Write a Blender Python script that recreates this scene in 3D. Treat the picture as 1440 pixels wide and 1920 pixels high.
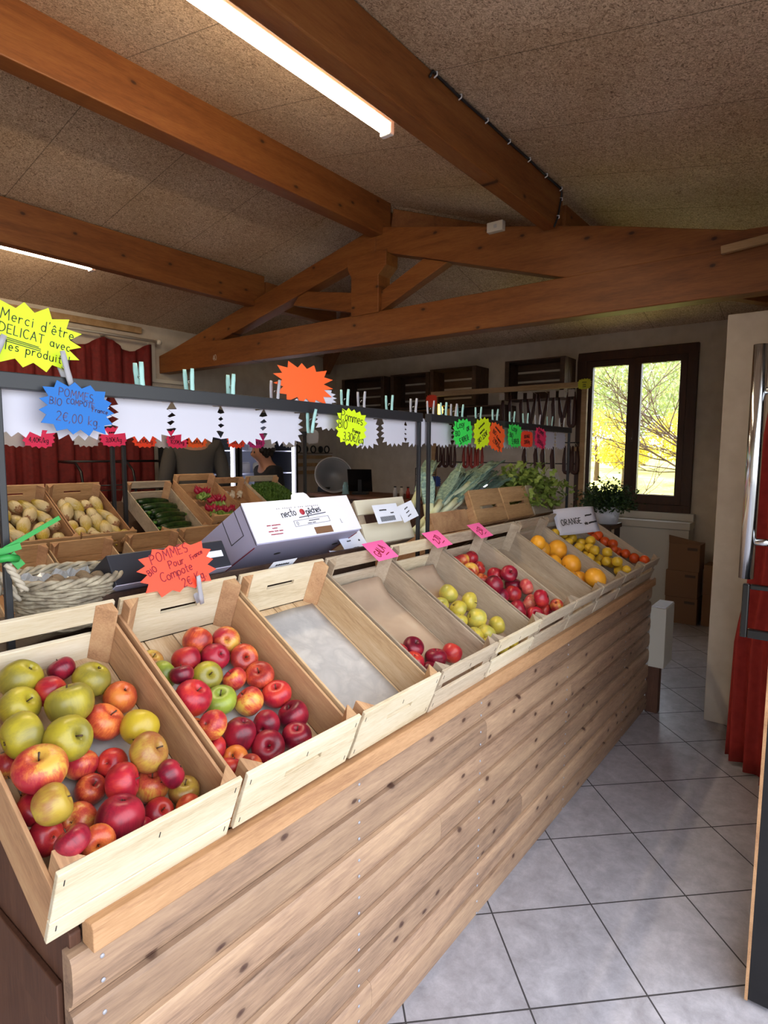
import bpy, bmesh, math, random
from math import sin, cos, pi, radians, sqrt
from mathutils import Vector, Matrix, Euler
random.seed(7)
for o in list(bpy.data.objects): bpy.data.objects.remove(o)
S = bpy.context.scene
COL = S.collection
# ------------------------------------------------------------------ camera
cd = bpy.data.cameras.new('camera'); cam = bpy.data.objects.new('camera', cd); COL.objects.link(cam); S.camera = cam
cd.sensor_fit = 'VERTICAL'; cd.sensor_height = 36; cd.sensor_width = 27; cd.lens = 36*1116.6/1920; cd.clip_start = .02
PIT, ROL, YAW = radians(5.639), radians(.356), radians(38.0)
fw = Vector((cos(YAW)*cos(PIT), sin(YAW)*cos(PIT), -sin(PIT)))
rr = Vector((sin(YAW), -cos(YAW), 0)); uu = rr.cross(fw)
R_ = cos(ROL)*rr+sin(ROL)*uu; U_ = -sin(ROL)*rr+cos(ROL)*uu
m = Matrix((R_, U_, -fw)).transposed().to_4x4(); m.translation = (0, 0, 1.49)
cam.matrix_world = m
# ------------------------------------------------------------------ world, sun, exposure
SKY = 4.7; SUN = 15.0; TUBE = 76.0
S.view_settings.view_transform = 'Standard'; S.view_settings.look = 'None'
S.view_settings.gamma = 1; S.view_settings.use_curve_mapping = False
S.view_settings.exposure = .02
w = bpy.data.worlds.new('World'); S.world = w; w.use_nodes = True
bg = w.node_tree.nodes['Background']; bg.inputs[0].default_value = (.83, .90, 1, 1); bg.inputs[1].default_value = SKY
sd = bpy.data.lights.new('sun', 'SUN'); so = bpy.data.objects.new('sun', sd); COL.objects.link(so)
sd.energy = SUN; sd.angle = .01; sd.color = (1, .93, .78)
so.rotation_euler = Vector((-.35, -1, -.85)).to_track_quat('-Z', 'Y').to_euler(); so.location = (3, 20, 18)

# ------------------------------------------------------------------ helpers
def lin(h):
    h = h.lstrip('#'); v = [int(h[i:i+2], 16)/255 for i in (0, 2, 4)]
    return tuple(((c+.055)/1.055)**2.4 if c > .04045 else c/12.92 for c in v)+(1,)
M = {}
def mat(name, col='#888888', rough=.6, metal=0., emit=None, es=0, spec=.5, trans=0, alpha=1, sub=0):
    a = bpy.data.materials.new(name); a.use_nodes = True; p = a.node_tree.nodes['Principled BSDF']
    p.inputs['Base Color'].default_value = lin(col); p.inputs['Roughness'].default_value = rough
    p.inputs['Metallic'].default_value = metal; p.inputs['Specular IOR Level'].default_value = spec
    p.inputs['Transmission Weight'].default_value = trans
    if emit: p.inputs['Emission Color'].default_value = lin(emit); p.inputs['Emission Strength'].default_value = es
    M[name] = a; return a
def nod(a, t, **k):
    n = a.node_tree.nodes.new('ShaderNode'+t)
    for q, v in k.items():
        if q in ('op',): n.operation = v
        elif q == 'dt': n.data_type = v
        elif q == 'dims': n.noise_dimensions = v
        elif q == 'bt': n.blend_type = v
        elif q == 'feat': n.feature = v
        elif q == 'an': n.attribute_name = v
        else: n.inputs[q].default_value = v
    return n
def ln(a, o, i): a.node_tree.links.new(o, i)
def ramp(a, stops):
    r = a.node_tree.nodes.new('ShaderNodeValToRGB'); e = r.color_ramp.elements
    while len(e) < len(stops): e.new(.5)
    for x, (p, c) in zip(e, stops): x.position = p; x.color = lin(c) if isinstance(c, str) else c
    return r
def coords(a, scale=(1, 1, 1), rot=(0, 0, 0), loc=(0, 0, 0)):
    t = nod(a, 'TexCoord'); mp = nod(a, 'Mapping', Scale=scale, Rotation=rot, Location=loc)
    ln(a, t.outputs['Object'], mp.inputs['Vector']); return mp
def bump(a, src, st=.3, dist=.002):
    b = nod(a, 'Bump', Strength=st, Distance=dist); ln(a, src, b.inputs['Height'])
    ln(a, b.outputs[0], a.node_tree.nodes['Principled BSDF'].inputs['Normal'])
def math_(a, op, x, y=None):
    n = a.node_tree.nodes.new('ShaderNodeMath'); n.operation = op
    for i, v in enumerate((x, y)):
        if v is None: continue
        if isinstance(v, (int, float)): n.inputs[i].default_value = v
        else: ln(a, v, n.inputs[i])
    return n.outputs[0]
def mixc(a, f, c1, c2, bt='MIX'):
    n = a.node_tree.nodes.new('ShaderNodeMix'); n.data_type = 'RGBA'; n.blend_type = bt
    for i, v in ((0, f), (6, c1), (7, c2)):
        if isinstance(v, (int, float)): n.inputs[i].default_value = v
        elif isinstance(v, str): n.inputs[i].default_value = lin(v)
        elif isinstance(v, tuple): n.inputs[i].default_value = v
        else: ln(a, v, n.inputs[i])
    return n.outputs[2]
def nodsep(a, o):
    n = nod(a, 'SeparateXYZ'); ln(a, o, n.inputs[0]); return n.outputs[0]
def wood(name, light, mid, dark, axis='x', rough=.65, knots=None, fine=26, var=.35, kscale=1.0, kth=.05):
    a = mat(name, mid, rough); p = a.node_tree.nodes['Principled BSDF']
    st = {'x': (1, 9, 9), 'y': (9, 1, 9), 'z': (9, 9, 1)}[axis]
    mp = coords(a, st)
    oi = nod(a, 'ObjectInfo'); at = nod(a, 'Attribute', an='tint')
    wv = math_(a, 'ADD', math_(a, 'MULTIPLY', oi.outputs['Random'], 23.), math_(a, 'MULTIPLY', at.outputs['Fac'], 17.))
    n1 = nod(a, 'TexNoise', dims='4D', Scale=1.6, Detail=5, Roughness=.6, Distortion=.6); ln(a, mp.outputs[0], n1.inputs['Vector']); ln(a, wv, n1.inputs['W'])
    n2 = nod(a, 'TexNoise', dims='4D', Scale=fine, Detail=3, Roughness=.6); ln(a, mp.outputs[0], n2.inputs['Vector']); ln(a, wv, n2.inputs['W'])
    mixed = math_(a, 'ADD', math_(a, 'MULTIPLY', n1.outputs[0], .65), math_(a, 'MULTIPLY', n2.outputs[0], .35))
    r = ramp(a, [(.33, dark), (.48, mid), (.66, light)]); ln(a, mixed, r.inputs[0])
    col = r.outputs[0]
    # board to board variation
    tv = math_(a, 'FRACT', math_(a, 'ADD', math_(a, 'MULTIPLY', at.outputs['Fac'], 7.31), oi.outputs['Random']))
    v = math_(a, 'ADD', math_(a, 'MULTIPLY', tv, var), 1-var/2)
    hs = nod(a, 'HueSaturation'); ln(a, v, hs.inputs['Value']); ln(a, col, hs.inputs['Color'])
    col = hs.outputs[0]
    if knots:
        tk = nod(a, 'TexCoord'); sk = nod(a, 'SeparateXYZ'); ln(a, tk.outputs['Object'], sk.inputs[0])
        i_, j_ = {'x': (0, 2), 'y': (1, 2), 'z': (2, 1)}[axis]
        cb = nod(a, 'CombineXYZ'); ln(a, math_(a, 'MULTIPLY', sk.outputs[i_], 5.0*kscale), cb.inputs[0]); ln(a, math_(a, 'ADD', math_(a, 'MULTIPLY', sk.outputs[j_], 8.5*kscale), math_(a, 'MULTIPLY', oi.outputs['Random'], 9.)), cb.inputs[1])
        nk = nod(a, 'TexNoise', Scale=3.0); ln(a, cb.outputs[0], nk.inputs['Vector']); vo = a.node_tree.nodes.new('ShaderNodeTexVoronoi'); vo.voronoi_dimensions = '2D'; vo.inputs['Scale'].default_value = 1.0
        ln(a, mixc(a, .06, cb.outputs[0], nk.outputs['Color']), vo.inputs['Vector'])
        kr = ramp(a, [(0, (1, 1, 1, 1)), (kth*.7, (.8, .8, .8, 1)), (kth, (.25, .25, .25, 1)), (kth*2.2, (0, 0, 0, 1))]); ln(a, vo.outputs['Distance'], kr.inputs[0])
        pick = math_(a, 'GREATER_THAN', nodsep(a, vo.outputs['Color']), .45)
        col = mixc(a, math_(a, 'MULTIPLY', kr.outputs[0], pick), col, knots)
    ln(a, col, p.inputs['Base Color']); bump(a, mixed, .25, .002)
    return a
wood('poplar', '#dccfb8', '#cebd9f', '#b09a78', 'x', fine=30, var=.16)
wood('poplar_y', '#dcc4a2', '#c9a880', '#a88660', 'y', fine=30, var=.2, knots='#6b4a33', kth=.03, kscale=.8)
wood('side_tan', '#c6a076', '#b08560', '#8a6346', 'y', fine=34, var=.2)
wood('weathered', '#cbbca6', '#b3a18a', '#8d7b68', 'x', fine=30, var=.2)
wood('weathered_y', '#bba993', '#a5927c', '#857360', 'y', fine=30, var=.2)
wood('plank', '#b69576', '#997a62', '#6f5646', 'x', fine=22, var=.36, knots='#40241a', kth=.075, kscale=1.25, rough=.6)
wood('batten', '#c79b72', '#ae835c', '#8d6344', 'x', fine=34, var=.1)
wood('beam', '#8e5a2c', '#7d4820', '#653716', 'x', fine=18, var=.12, knots='#331509', kth=.05, kscale=.6, rough=.55)
wood('beam_y', '#925c2c', '#804a20', '#683816', 'y', fine=18, var=.12, knots='#331509', kth=.05, kscale=.6, rough=.55)
wood('darkwood', '#5a4130', '#463023', '#33221a', 'y', fine=20, var=.3)
wood('endwood', '#6a4632', '#583625', '#43271a', 'z', fine=20, var=.2)
wood('windowwood', '#4a2a18', '#3c2012', '#2f180d', 'z', fine=20, var=.1, rough=.45)
wood('lath', '#b3936f', '#a08059', '#866643', 'y', fine=24, var=.1)
wood('countertop', '#7a4d2b', '#683d20', '#543018', 'y', fine=20, var=.1)
wood('backcrate', '#d0a97c', '#b78f63', '#94704b', 'x', fine=26, var=.2)
mat('black', '#26272b', .45); mat('blackmetal', '#202226', .35, .2); mat('blackgloss', '#0c0c0e', .2)
mat('white', '#e6e4ea', .6); mat('whitecard', '#cbc9d5', .7); mat('offwhite', '#cfc9bd', .7); mat('cream', '#d9d2bd', .7)
mat('steel', '#c9ccd0', .16, 1.); mat('greycard', '#b9b6b8', .8); mat('ink', '#1b1d22', .6); mat('redink', '#8f0f22', .6); mat('blueink', '#35407a', .6)
mat('brownink', '#5e4a6a', .6); mat('crimsonprint', '#b2313f', .6)
mat('neonyellow', '#d8f51a', .6); mat('neonorange', '#ff6426', .6); mat('neonred', '#ff4a2a', .6); mat('neongreen', '#3ee65a', .6); mat('neonpink', '#f8366c', .6)
mat('blue', '#126cc0', .6); mat('pinkcard', '#ff6cae', .7); mat('magenta', '#d02c86', .6); mat('darkblue', '#1c3c8c', .6)
mat('aqua', '#a4d2cc', .4); mat('greyplastic', '#a9a7ae', .4); mat('rope', '#b7ab98', .8); mat('ribbon', '#2f9a44', .5)
mat('label', '#dfe3f0', .6); mat('lilac', '#c6c2da', .7); mat('navy', '#23242e', .45)
mat('leafdark', '#1f3a16', .5); mat('leafmid', '#4e7a2a', .5); mat('leaflight', '#86a34a', .5); mat('moss', '#4a6b22', .6)
mat('stem', '#4b3524', .7); mat('skin', '#a9785f', .55); mat('hair', '#1a1210', .6); mat('greyshirt', '#4a4744', .85); mat('blackshirt', '#17161a', .85); mat('jeans', '#2a303c', .85)
mat('fridgewhite', '#aab0c8', .4); mat('led', '#ffffff', .4, emit='#f4f2ff', es=14)
mat('tube', '#ffffff', .4, emit='#ffe9c4', es=TUBE); mat('lampglow', '#ffd070', .4, emit='#ffcc55', es=6)
mat('cardboard', '#7a573d', .8); mat('greybasin', '#77787e', .4); mat('towel', '#8fb6bd', .9)
mat('sausage', '#3c1a16', .5); mat('sausagered', '#7e1f14', .45); mat('tagpaper', '#a79d92', .8)
mat('skinred', '#a01438', .4)
a = mat('glass', '#ffffff', .02, trans=1.); a.node_tree.nodes['Principled BSDF'].inputs['IOR'].default_value = 1.05
def noisy(name, stops, scale, detail=4, rough=.7, dist=0., bs=0, bd=.002, sc3=(1, 1, 1)):
    a = mat(name, '#888888', rough); mp = coords(a, sc3)
    n = nod(a, 'TexNoise', Scale=scale, Detail=detail, Distortion=dist); ln(a, mp.outputs[0], n.inputs['Vector'])
    r = ramp(a, stops); ln(a, n.outputs[0], r.inputs[0]); ln(a, r.outputs[0], a.node_tree.nodes['Principled BSDF'].inputs['Base Color'])
    if bs: bump(a, n.outputs[0], bs, bd)
    return a
noisy('plaster', [(.3, '#bfb2a3'), (.7, '#cdc2b4')], 9, bs=.15, bd=.003)
noisy('paperliner', [(.3, '#b9b5b2'), (.5, '#a9a5a3'), (.72, '#c6c2bd')], 14, 6, .75, .5, .2)
noisy('kraft', [(.3, '#a98f78'), (.6, '#b89f86'), (.8, '#c3b29c')], 8, 6, .7, .4, .25)
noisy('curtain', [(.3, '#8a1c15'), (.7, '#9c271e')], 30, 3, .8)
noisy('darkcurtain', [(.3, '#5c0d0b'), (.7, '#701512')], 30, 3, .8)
noisy('wicker', [(.3, '#7f7362'), (.5, '#a3967f'), (.75, '#c3b79f')], 40, 3, .7, 0, .3)
noisy('grass', [(.3, '#a3ad45'), (.6, '#cfcf70'), (.8, '#e3dc90')], .9, 8, .9)
noisy('paving', [(.3, '#8d8984'), (.7, '#a5a19b')], 3, 8, .9)
noisy('yellowtree', [(.3, '#b0a030'), (.6, '#d8c24a'), (.8, '#ecd870')], 2, 3, .7)
noisy('greytree', [(.3, '#7f8f64'), (.6, '#b0b880'), (.8, '#d4d49c')], 2, 3, .7)
noisy('leek', [(.3, '#557067'), (.5, '#7d9688'), (.75, '#a9bd9f')], 12, 4, .5, .5, sc3=(2, 8, 8))
noisy('leekwhite', [(.3, '#c5cda6'), (.7, '#e2e6c8')], 12, 3, .5)
noisy('zucchini', [(.35, '#13240f'), (.55, '#223a18'), (.8, '#3d5a22')], 14, 3, .3, 0, sc3=(4, 4, 1))
noisy('ginger', [(.3, '#5b4a38'), (.7, '#9a8468')], 30, 4, .8, 0, .5)
noisy('mushroom', [(.3, '#c9b79c'), (.7, '#efe6d6')], 20, 3, .6)
noisy('redpepper', [(.3, '#8a1610'), (.7, '#c2301c')], 10, 3, .3)
# wood-wool ceiling board
a = mat('woodwool', '#a08a6c', .95); p = a.node_tree.nodes['Principled BSDF']; mp = coords(a)
n1 = nod(a, 'TexNoise', Scale=58, Detail=4, Roughness=.7, Distortion=2.2); ln(a, mp.outputs[0], n1.inputs['Vector'])
n2 = nod(a, 'TexNoise', Scale=1.7, Detail=2); ln(a, mp.outputs[0], n2.inputs['Vector'])
r = ramp(a, [(.34, '#7a6250'), (.47, '#c4a78d'), (.60, '#ecd4bb')]); ln(a, n1.outputs[0], r.inputs[0])
r2 = ramp(a, [(.3, '#e8e0d4'), (.7, '#ffffff')]); ln(a, n2.outputs[0], r2.inputs[0])
c = mixc(a, 1., r.outputs[0], r2.outputs[0], 'MULTIPLY')
sx = nod(a, 'SeparateXYZ'); ln(a, mp.outputs[0], sx.inputs[0])
fx = math_(a, 'ABSOLUTE', math_(a, 'SUBTRACT', math_(a, 'FRACT', math_(a, 'ADD', math_(a, 'MULTIPLY', sx.outputs[0], 1/.6), .37)), .5))
jn = math_(a, 'GREATER_THAN', fx, .4955)
c = mixc(a, math_(a, 'MULTIPLY', jn, .55), c, '#3d2d1e')
ln(a, c, p.inputs['Base Color']); bump(a, n1.outputs[0], .7, .006)
# floor tile
a = mat('floortile', '#a8a6a8', .32); p = a.node_tree.nodes['Principled BSDF']
k = 1/.3386; o_ = (1.404, .587); rx = (o_[0]-o_[1])*k/sqrt(2); ry = (o_[0]+o_[1])*k/sqrt(2)
mp = coords(a, (k, k, k), (0, 0, pi/4), (-rx, -ry, 0)); sx = nod(a, 'SeparateXYZ'); ln(a, mp.outputs[0], sx.inputs[0])
g = [math_(a, 'GREATER_THAN', math_(a, 'ABSOLUTE', math_(a, 'SUBTRACT', math_(a, 'FRACT', sx.outputs[i]), .5)), .4925) for i in (0, 1)]
gr = math_(a, 'MAXIMUM', g[0], g[1])
mq = coords(a); n1 = nod(a, 'TexNoise', Scale=11, Detail=10, Roughness=.78, Distortion=.25); ln(a, mq.outputs[0], n1.inputs['Vector'])
r = ramp(a, [(.3, '#928e92'), (.5, '#aaa6ac'), (.68, '#bfbbc1')]); ln(a, n1.outputs[0], r.inputs[0])
ln(a, mixc(a, gr, r.outputs[0], '#3f3b3c'), p.inputs['Base Color'])
ln(a, math_(a, 'ADD', math_(a, 'MULTIPLY', gr, .5), .33), p.inputs['Roughness']); bump(a, math_(a, 'MULTIPLY', gr, -1.), .4, .003)
# fruit skins: (main, second, streak amount)
def skin(name, c1, c2, c3, lo=.42, hi=.6, rough=.33, spots='#5a4a20', sp=.0, streak=True):
    a = mat(name, c1, rough); p = a.node_tree.nodes['Principled BSDF']
    t = nod(a, 'TexCoord'); oi = nod(a, 'ObjectInfo'); w_ = math_(a, 'MULTIPLY', oi.outputs['Random'], 31.)
    n1 = nod(a, 'TexNoise', dims='4D', Scale=.85, Detail=2); ln(a, t.outputs['Object'], n1.inputs['Vector']); ln(a, w_, n1.inputs['W'])
    mp = nod(a, 'Mapping', Scale=(5, 5, .7)); ln(a, t.outputs['Object'], mp.inputs[0])
    n2 = nod(a, 'TexNoise', dims='4D', Scale=2.2, Detail=4, Roughness=.7); ln(a, mp.outputs[0], n2.inputs['Vector']); ln(a, w_, n2.inputs['W'])
    f = math_(a, 'ADD', math_(a, 'MULTIPLY', n1.outputs[0], .72), math_(a, 'MULTIPLY', n2.outputs[0], .28 if streak else .1))
    r = ramp(a, [(lo, c1), ((lo+hi)/2, c2), (hi, c3)]); ln(a, f, r.inputs[0])
    n3 = nod(a, 'TexVoronoi', Scale=11); ln(a, t.outputs['Object'], n3.inputs['Vector'])
    d = math_(a, 'LESS_THAN', n3.outputs['Distance'], .09+sp)
    c = mixc(a, math_(a, 'MULTIPLY', d, .35), r.outputs[0], spots)
    hs = nod(a, 'HueSaturation'); ln(a, c, hs.inputs['Color']); ln(a, math_(a, 'ADD', math_(a, 'MULTIPLY', oi.outputs['Random'], .3), .85), hs.inputs['Value'])
    ln(a, hs.outputs[0], p.inputs['Base Color']); return a
skin('app_Y', '#aa9a2c', '#9a8c30', '#857a32', spots='#5a4a18')
skin('app_G', '#9aa63a', '#8c9c38', '#7e8a3c', spots='#4a4a18')
skin('app_P', '#cfba40', '#c4b048', '#aaa44a', spots='#4a4a18')
skin('app_R', '#c03a2c', '#ad2230', '#8f1428', spots='#d89070')
skin('app_D', '#9c1f30', '#82142a', '#5f0e22', spots='#b06060')
skin('app_S', '#d8a848', '#c85a38', '#a82632', .40, .58, spots='#7a3a20')
skin('app_K', '#d87a3c', '#b8442c', '#8c2626', .40, .6, spots='#5a2a18')
skin('app_O', '#cf7a34', '#c25a30', '#a83a2a', spots='#6a3a20')
skin('app_W', '#b89a3c', '#a8803a', '#9a5c34', .42, .6, spots='#5a4420')
skin('app_B', '#c0a42c', '#b89a30', '#8a6a28', .46, .7, spots='#3c2410', sp=.04)
skin('app_A', '#dca078', '#cc6a58', '#b84448', .42, .6, spots='#9a4a38')
skin('cit_F', '#e8a028', '#e09624', '#d88830', rough=.42, spots='#b06a18', streak=False)
skin('cit_L', '#d8ae2c', '#cfa42c', '#b89430', rough=.45, spots='#8a6a20', streak=False)
skin('cit_N', '#d8541c', '#cc4818', '#b83c18', rough=.42, spots='#8a3010', streak=False)
a = skin('chicory', '#d8c46a', '#dfd2a0', '#e6dcc0', .36, .6, spots='#c8b890')

class MB:
    def __init__(s): s.v = []; s.f = []; s.t = []; s.sm = []
    def add(s, vs, fs, tint=None, smooth=False, mx=None):
        b = len(s.v); tint = random.random() if tint is None else tint
        for q in vs: s.v.append(tuple(mx @ Vector(q)) if mx is not None else tuple(q))
        for q in fs: s.f.append([b+i for i in q]); s.t.append(tint); s.sm.append(smooth)
    def hexa(s, p, tint=None, mx=None):   # p: 4 bottom ccw, 4 top
        s.add(p, [(3, 2, 1, 0), (4, 5, 6, 7), (0, 1, 5, 4), (1, 2, 6, 5), (2, 3, 7, 6), (3, 0, 4, 7)], tint, mx=mx)
    def box(s, x0, x1, y0, y1, z0, z1, tint=None, mx=None):
        s.hexa([(x0, y0, z0), (x1, y0, z0), (x1, y1, z0), (x0, y1, z0), (x0, y0, z1), (x1, y0, z1), (x1, y1, z1), (x0, y1, z1)], tint, mx)
    def bar(s, a, b, w, h, up=(0, 0, 1), tint=None):
        a, b, up = Vector(a), Vector(b), Vector(up); d = (b-a).normalized(); sd_ = d.cross(up).normalized(); u2 = sd_.cross(d)
        P = [q+sx*sd_*w/2+sz*u2*h/2 for q in (a, b) for sx, sz in ((-1, -1), (1, -1), (1, 1), (-1, 1))]
        s.add([tuple(q) for q in P], [(0, 1, 2, 3), (7, 6, 5, 4), (0, 4, 5, 1), (1, 5, 6, 2), (2, 6, 7, 3), (3, 7, 4, 0)], tint)
    def prism(s, poly, y0, y1, tint=None, mx=None, plane='xz'):
        n = len(poly); f3 = {'xz': lambda p, d: (p[0], d, p[1]), 'xy': lambda p, d: (p[0], p[1], d), 'yz': lambda p, d: (d, p[0], p[1])}[plane]
        vs = [f3(p, y0) for p in poly]+[f3(p, y1) for p in poly]
        s.add(vs, [tuple(range(n)), tuple(range(2*n-1, n-1, -1))]+[(i, i+n, (i+1) % n+n, (i+1) % n) for i in range(n)], tint, mx=mx)
    def tube(s, path, r, n=8, tint=None, caps=True, sq=1.0):
        path = [Vector(p) for p in path]; R = r if isinstance(r, (list, tuple)) else [r]*len(path)
        vs = []; up = Vector((0, 0, 1)); pr = None
        for i, p in enumerate(path):
            d = (path[min(i+1, len(path)-1)]-path[max(i-1, 0)]).normalized()
            if pr is None: pr = d.cross(up); pr = pr.normalized() if pr.length > .05 else d.cross(Vector((1, 0, 0))).normalized()
            pr = (pr-d*pr.dot(d)).normalized(); q = d.cross(pr)
            for k in range(n): t = 2*pi*k/n; vs.append(tuple(p+(pr*cos(t)+q*sin(t)*sq)*R[i]))
        fs = [(i*n+k, i*n+(k+1) % n, (i+1)*n+(k+1) % n, (i+1)*n+k) for i in range(len(path)-1) for k in range(n)]
        if caps: fs += [tuple(range(n-1, -1, -1)), tuple(range((len(path)-1)*n, len(path)*n))]
        s.add(vs, fs, tint, True)
    def lathe(s, prof, n=20, mx=None, tint=None, wob=None):
        vs = []; fs = []
        for i, (r, z) in enumerate(prof):
            for k in range(n):
                t = 2*pi*k/n; rr_ = r*(wob(t, z) if wob else 1); vs.append((rr_*cos(t), rr_*sin(t), z))
        m_ = len(prof)
        fs = [(i*n+k, i*n+(k+1) % n, (i+1)*n+(k+1) % n, (i+1)*n+k) for i in range(m_-1) for k in range(n)]
        if prof[0][0] > 1e-4: fs.append(tuple(range(n-1, -1, -1)))
        if prof[-1][0] > 1e-4: fs.append(tuple(range((m_-1)*n, m_*n)))
        s.add(vs, fs, tint, True, mx)
    def mesh(s, name):
        me = bpy.data.meshes.new(name); me.from_pydata(s.v, [], s.f)
        at = me.attributes.new('tint', 'FLOAT', 'FACE'); at.data.foreach_set('value', s.t)
        me.polygons.foreach_set('use_smooth', s.sm)
        bm = bmesh.new(); bm.from_mesh(me); bmesh.ops.remove_doubles(bm, verts=bm.verts, dist=1e-6); bmesh.ops.recalc_face_normals(bm, faces=bm.faces); bm.to_mesh(me); bm.free()
        return me
    def build(s, name, m_, parent=None, bevel=0, label=None):
        me = s.mesh(name); me.materials.append(M[m_]); o = bpy.data.objects.new(name, me); COL.objects.link(o)
        if parent: o.parent = parent
        if bevel:
            b = o.modifiers.new('bevel', 'BEVEL'); b.width = bevel; b.segments = 2; b.limit_method = 'ANGLE'; b.angle_limit = radians(50)
        if label: o['label'] = label
        return o
def tag(o, label, cat, group=None, kind=None):
    o['label'] = label; o['category'] = cat
    if group: o['group'] = group
    if kind: o['kind'] = kind
    return o
def empty(name, loc, rot=(0, 0, 0)):
    o = bpy.data.objects.new(name, None); COL.objects.link(o); o.location = loc; o.rotation_euler = rot; o.empty_display_size = .05; return o
def thing(name, label, cat, loc=(0, 0, 0), rot=(0, 0, 0), group=None): return tag(empty(name, loc, rot), label, cat, group)
def struct(mb, name, m_, parent=None, bevel=0):
    o = mb.build(name, m_, parent, bevel)
    if parent is None: o['kind'] = 'structure'
    return o
def copy_tree(o, parent=None):
    c = o.copy(); COL.objects.link(c)
    if parent: c.parent = parent
    for ch in list(o.children): copy_tree(ch, c)
    return c
def one(fn, *a, **k):
    b = MB(); getattr(b, fn)(*a, **k); return b
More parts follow.
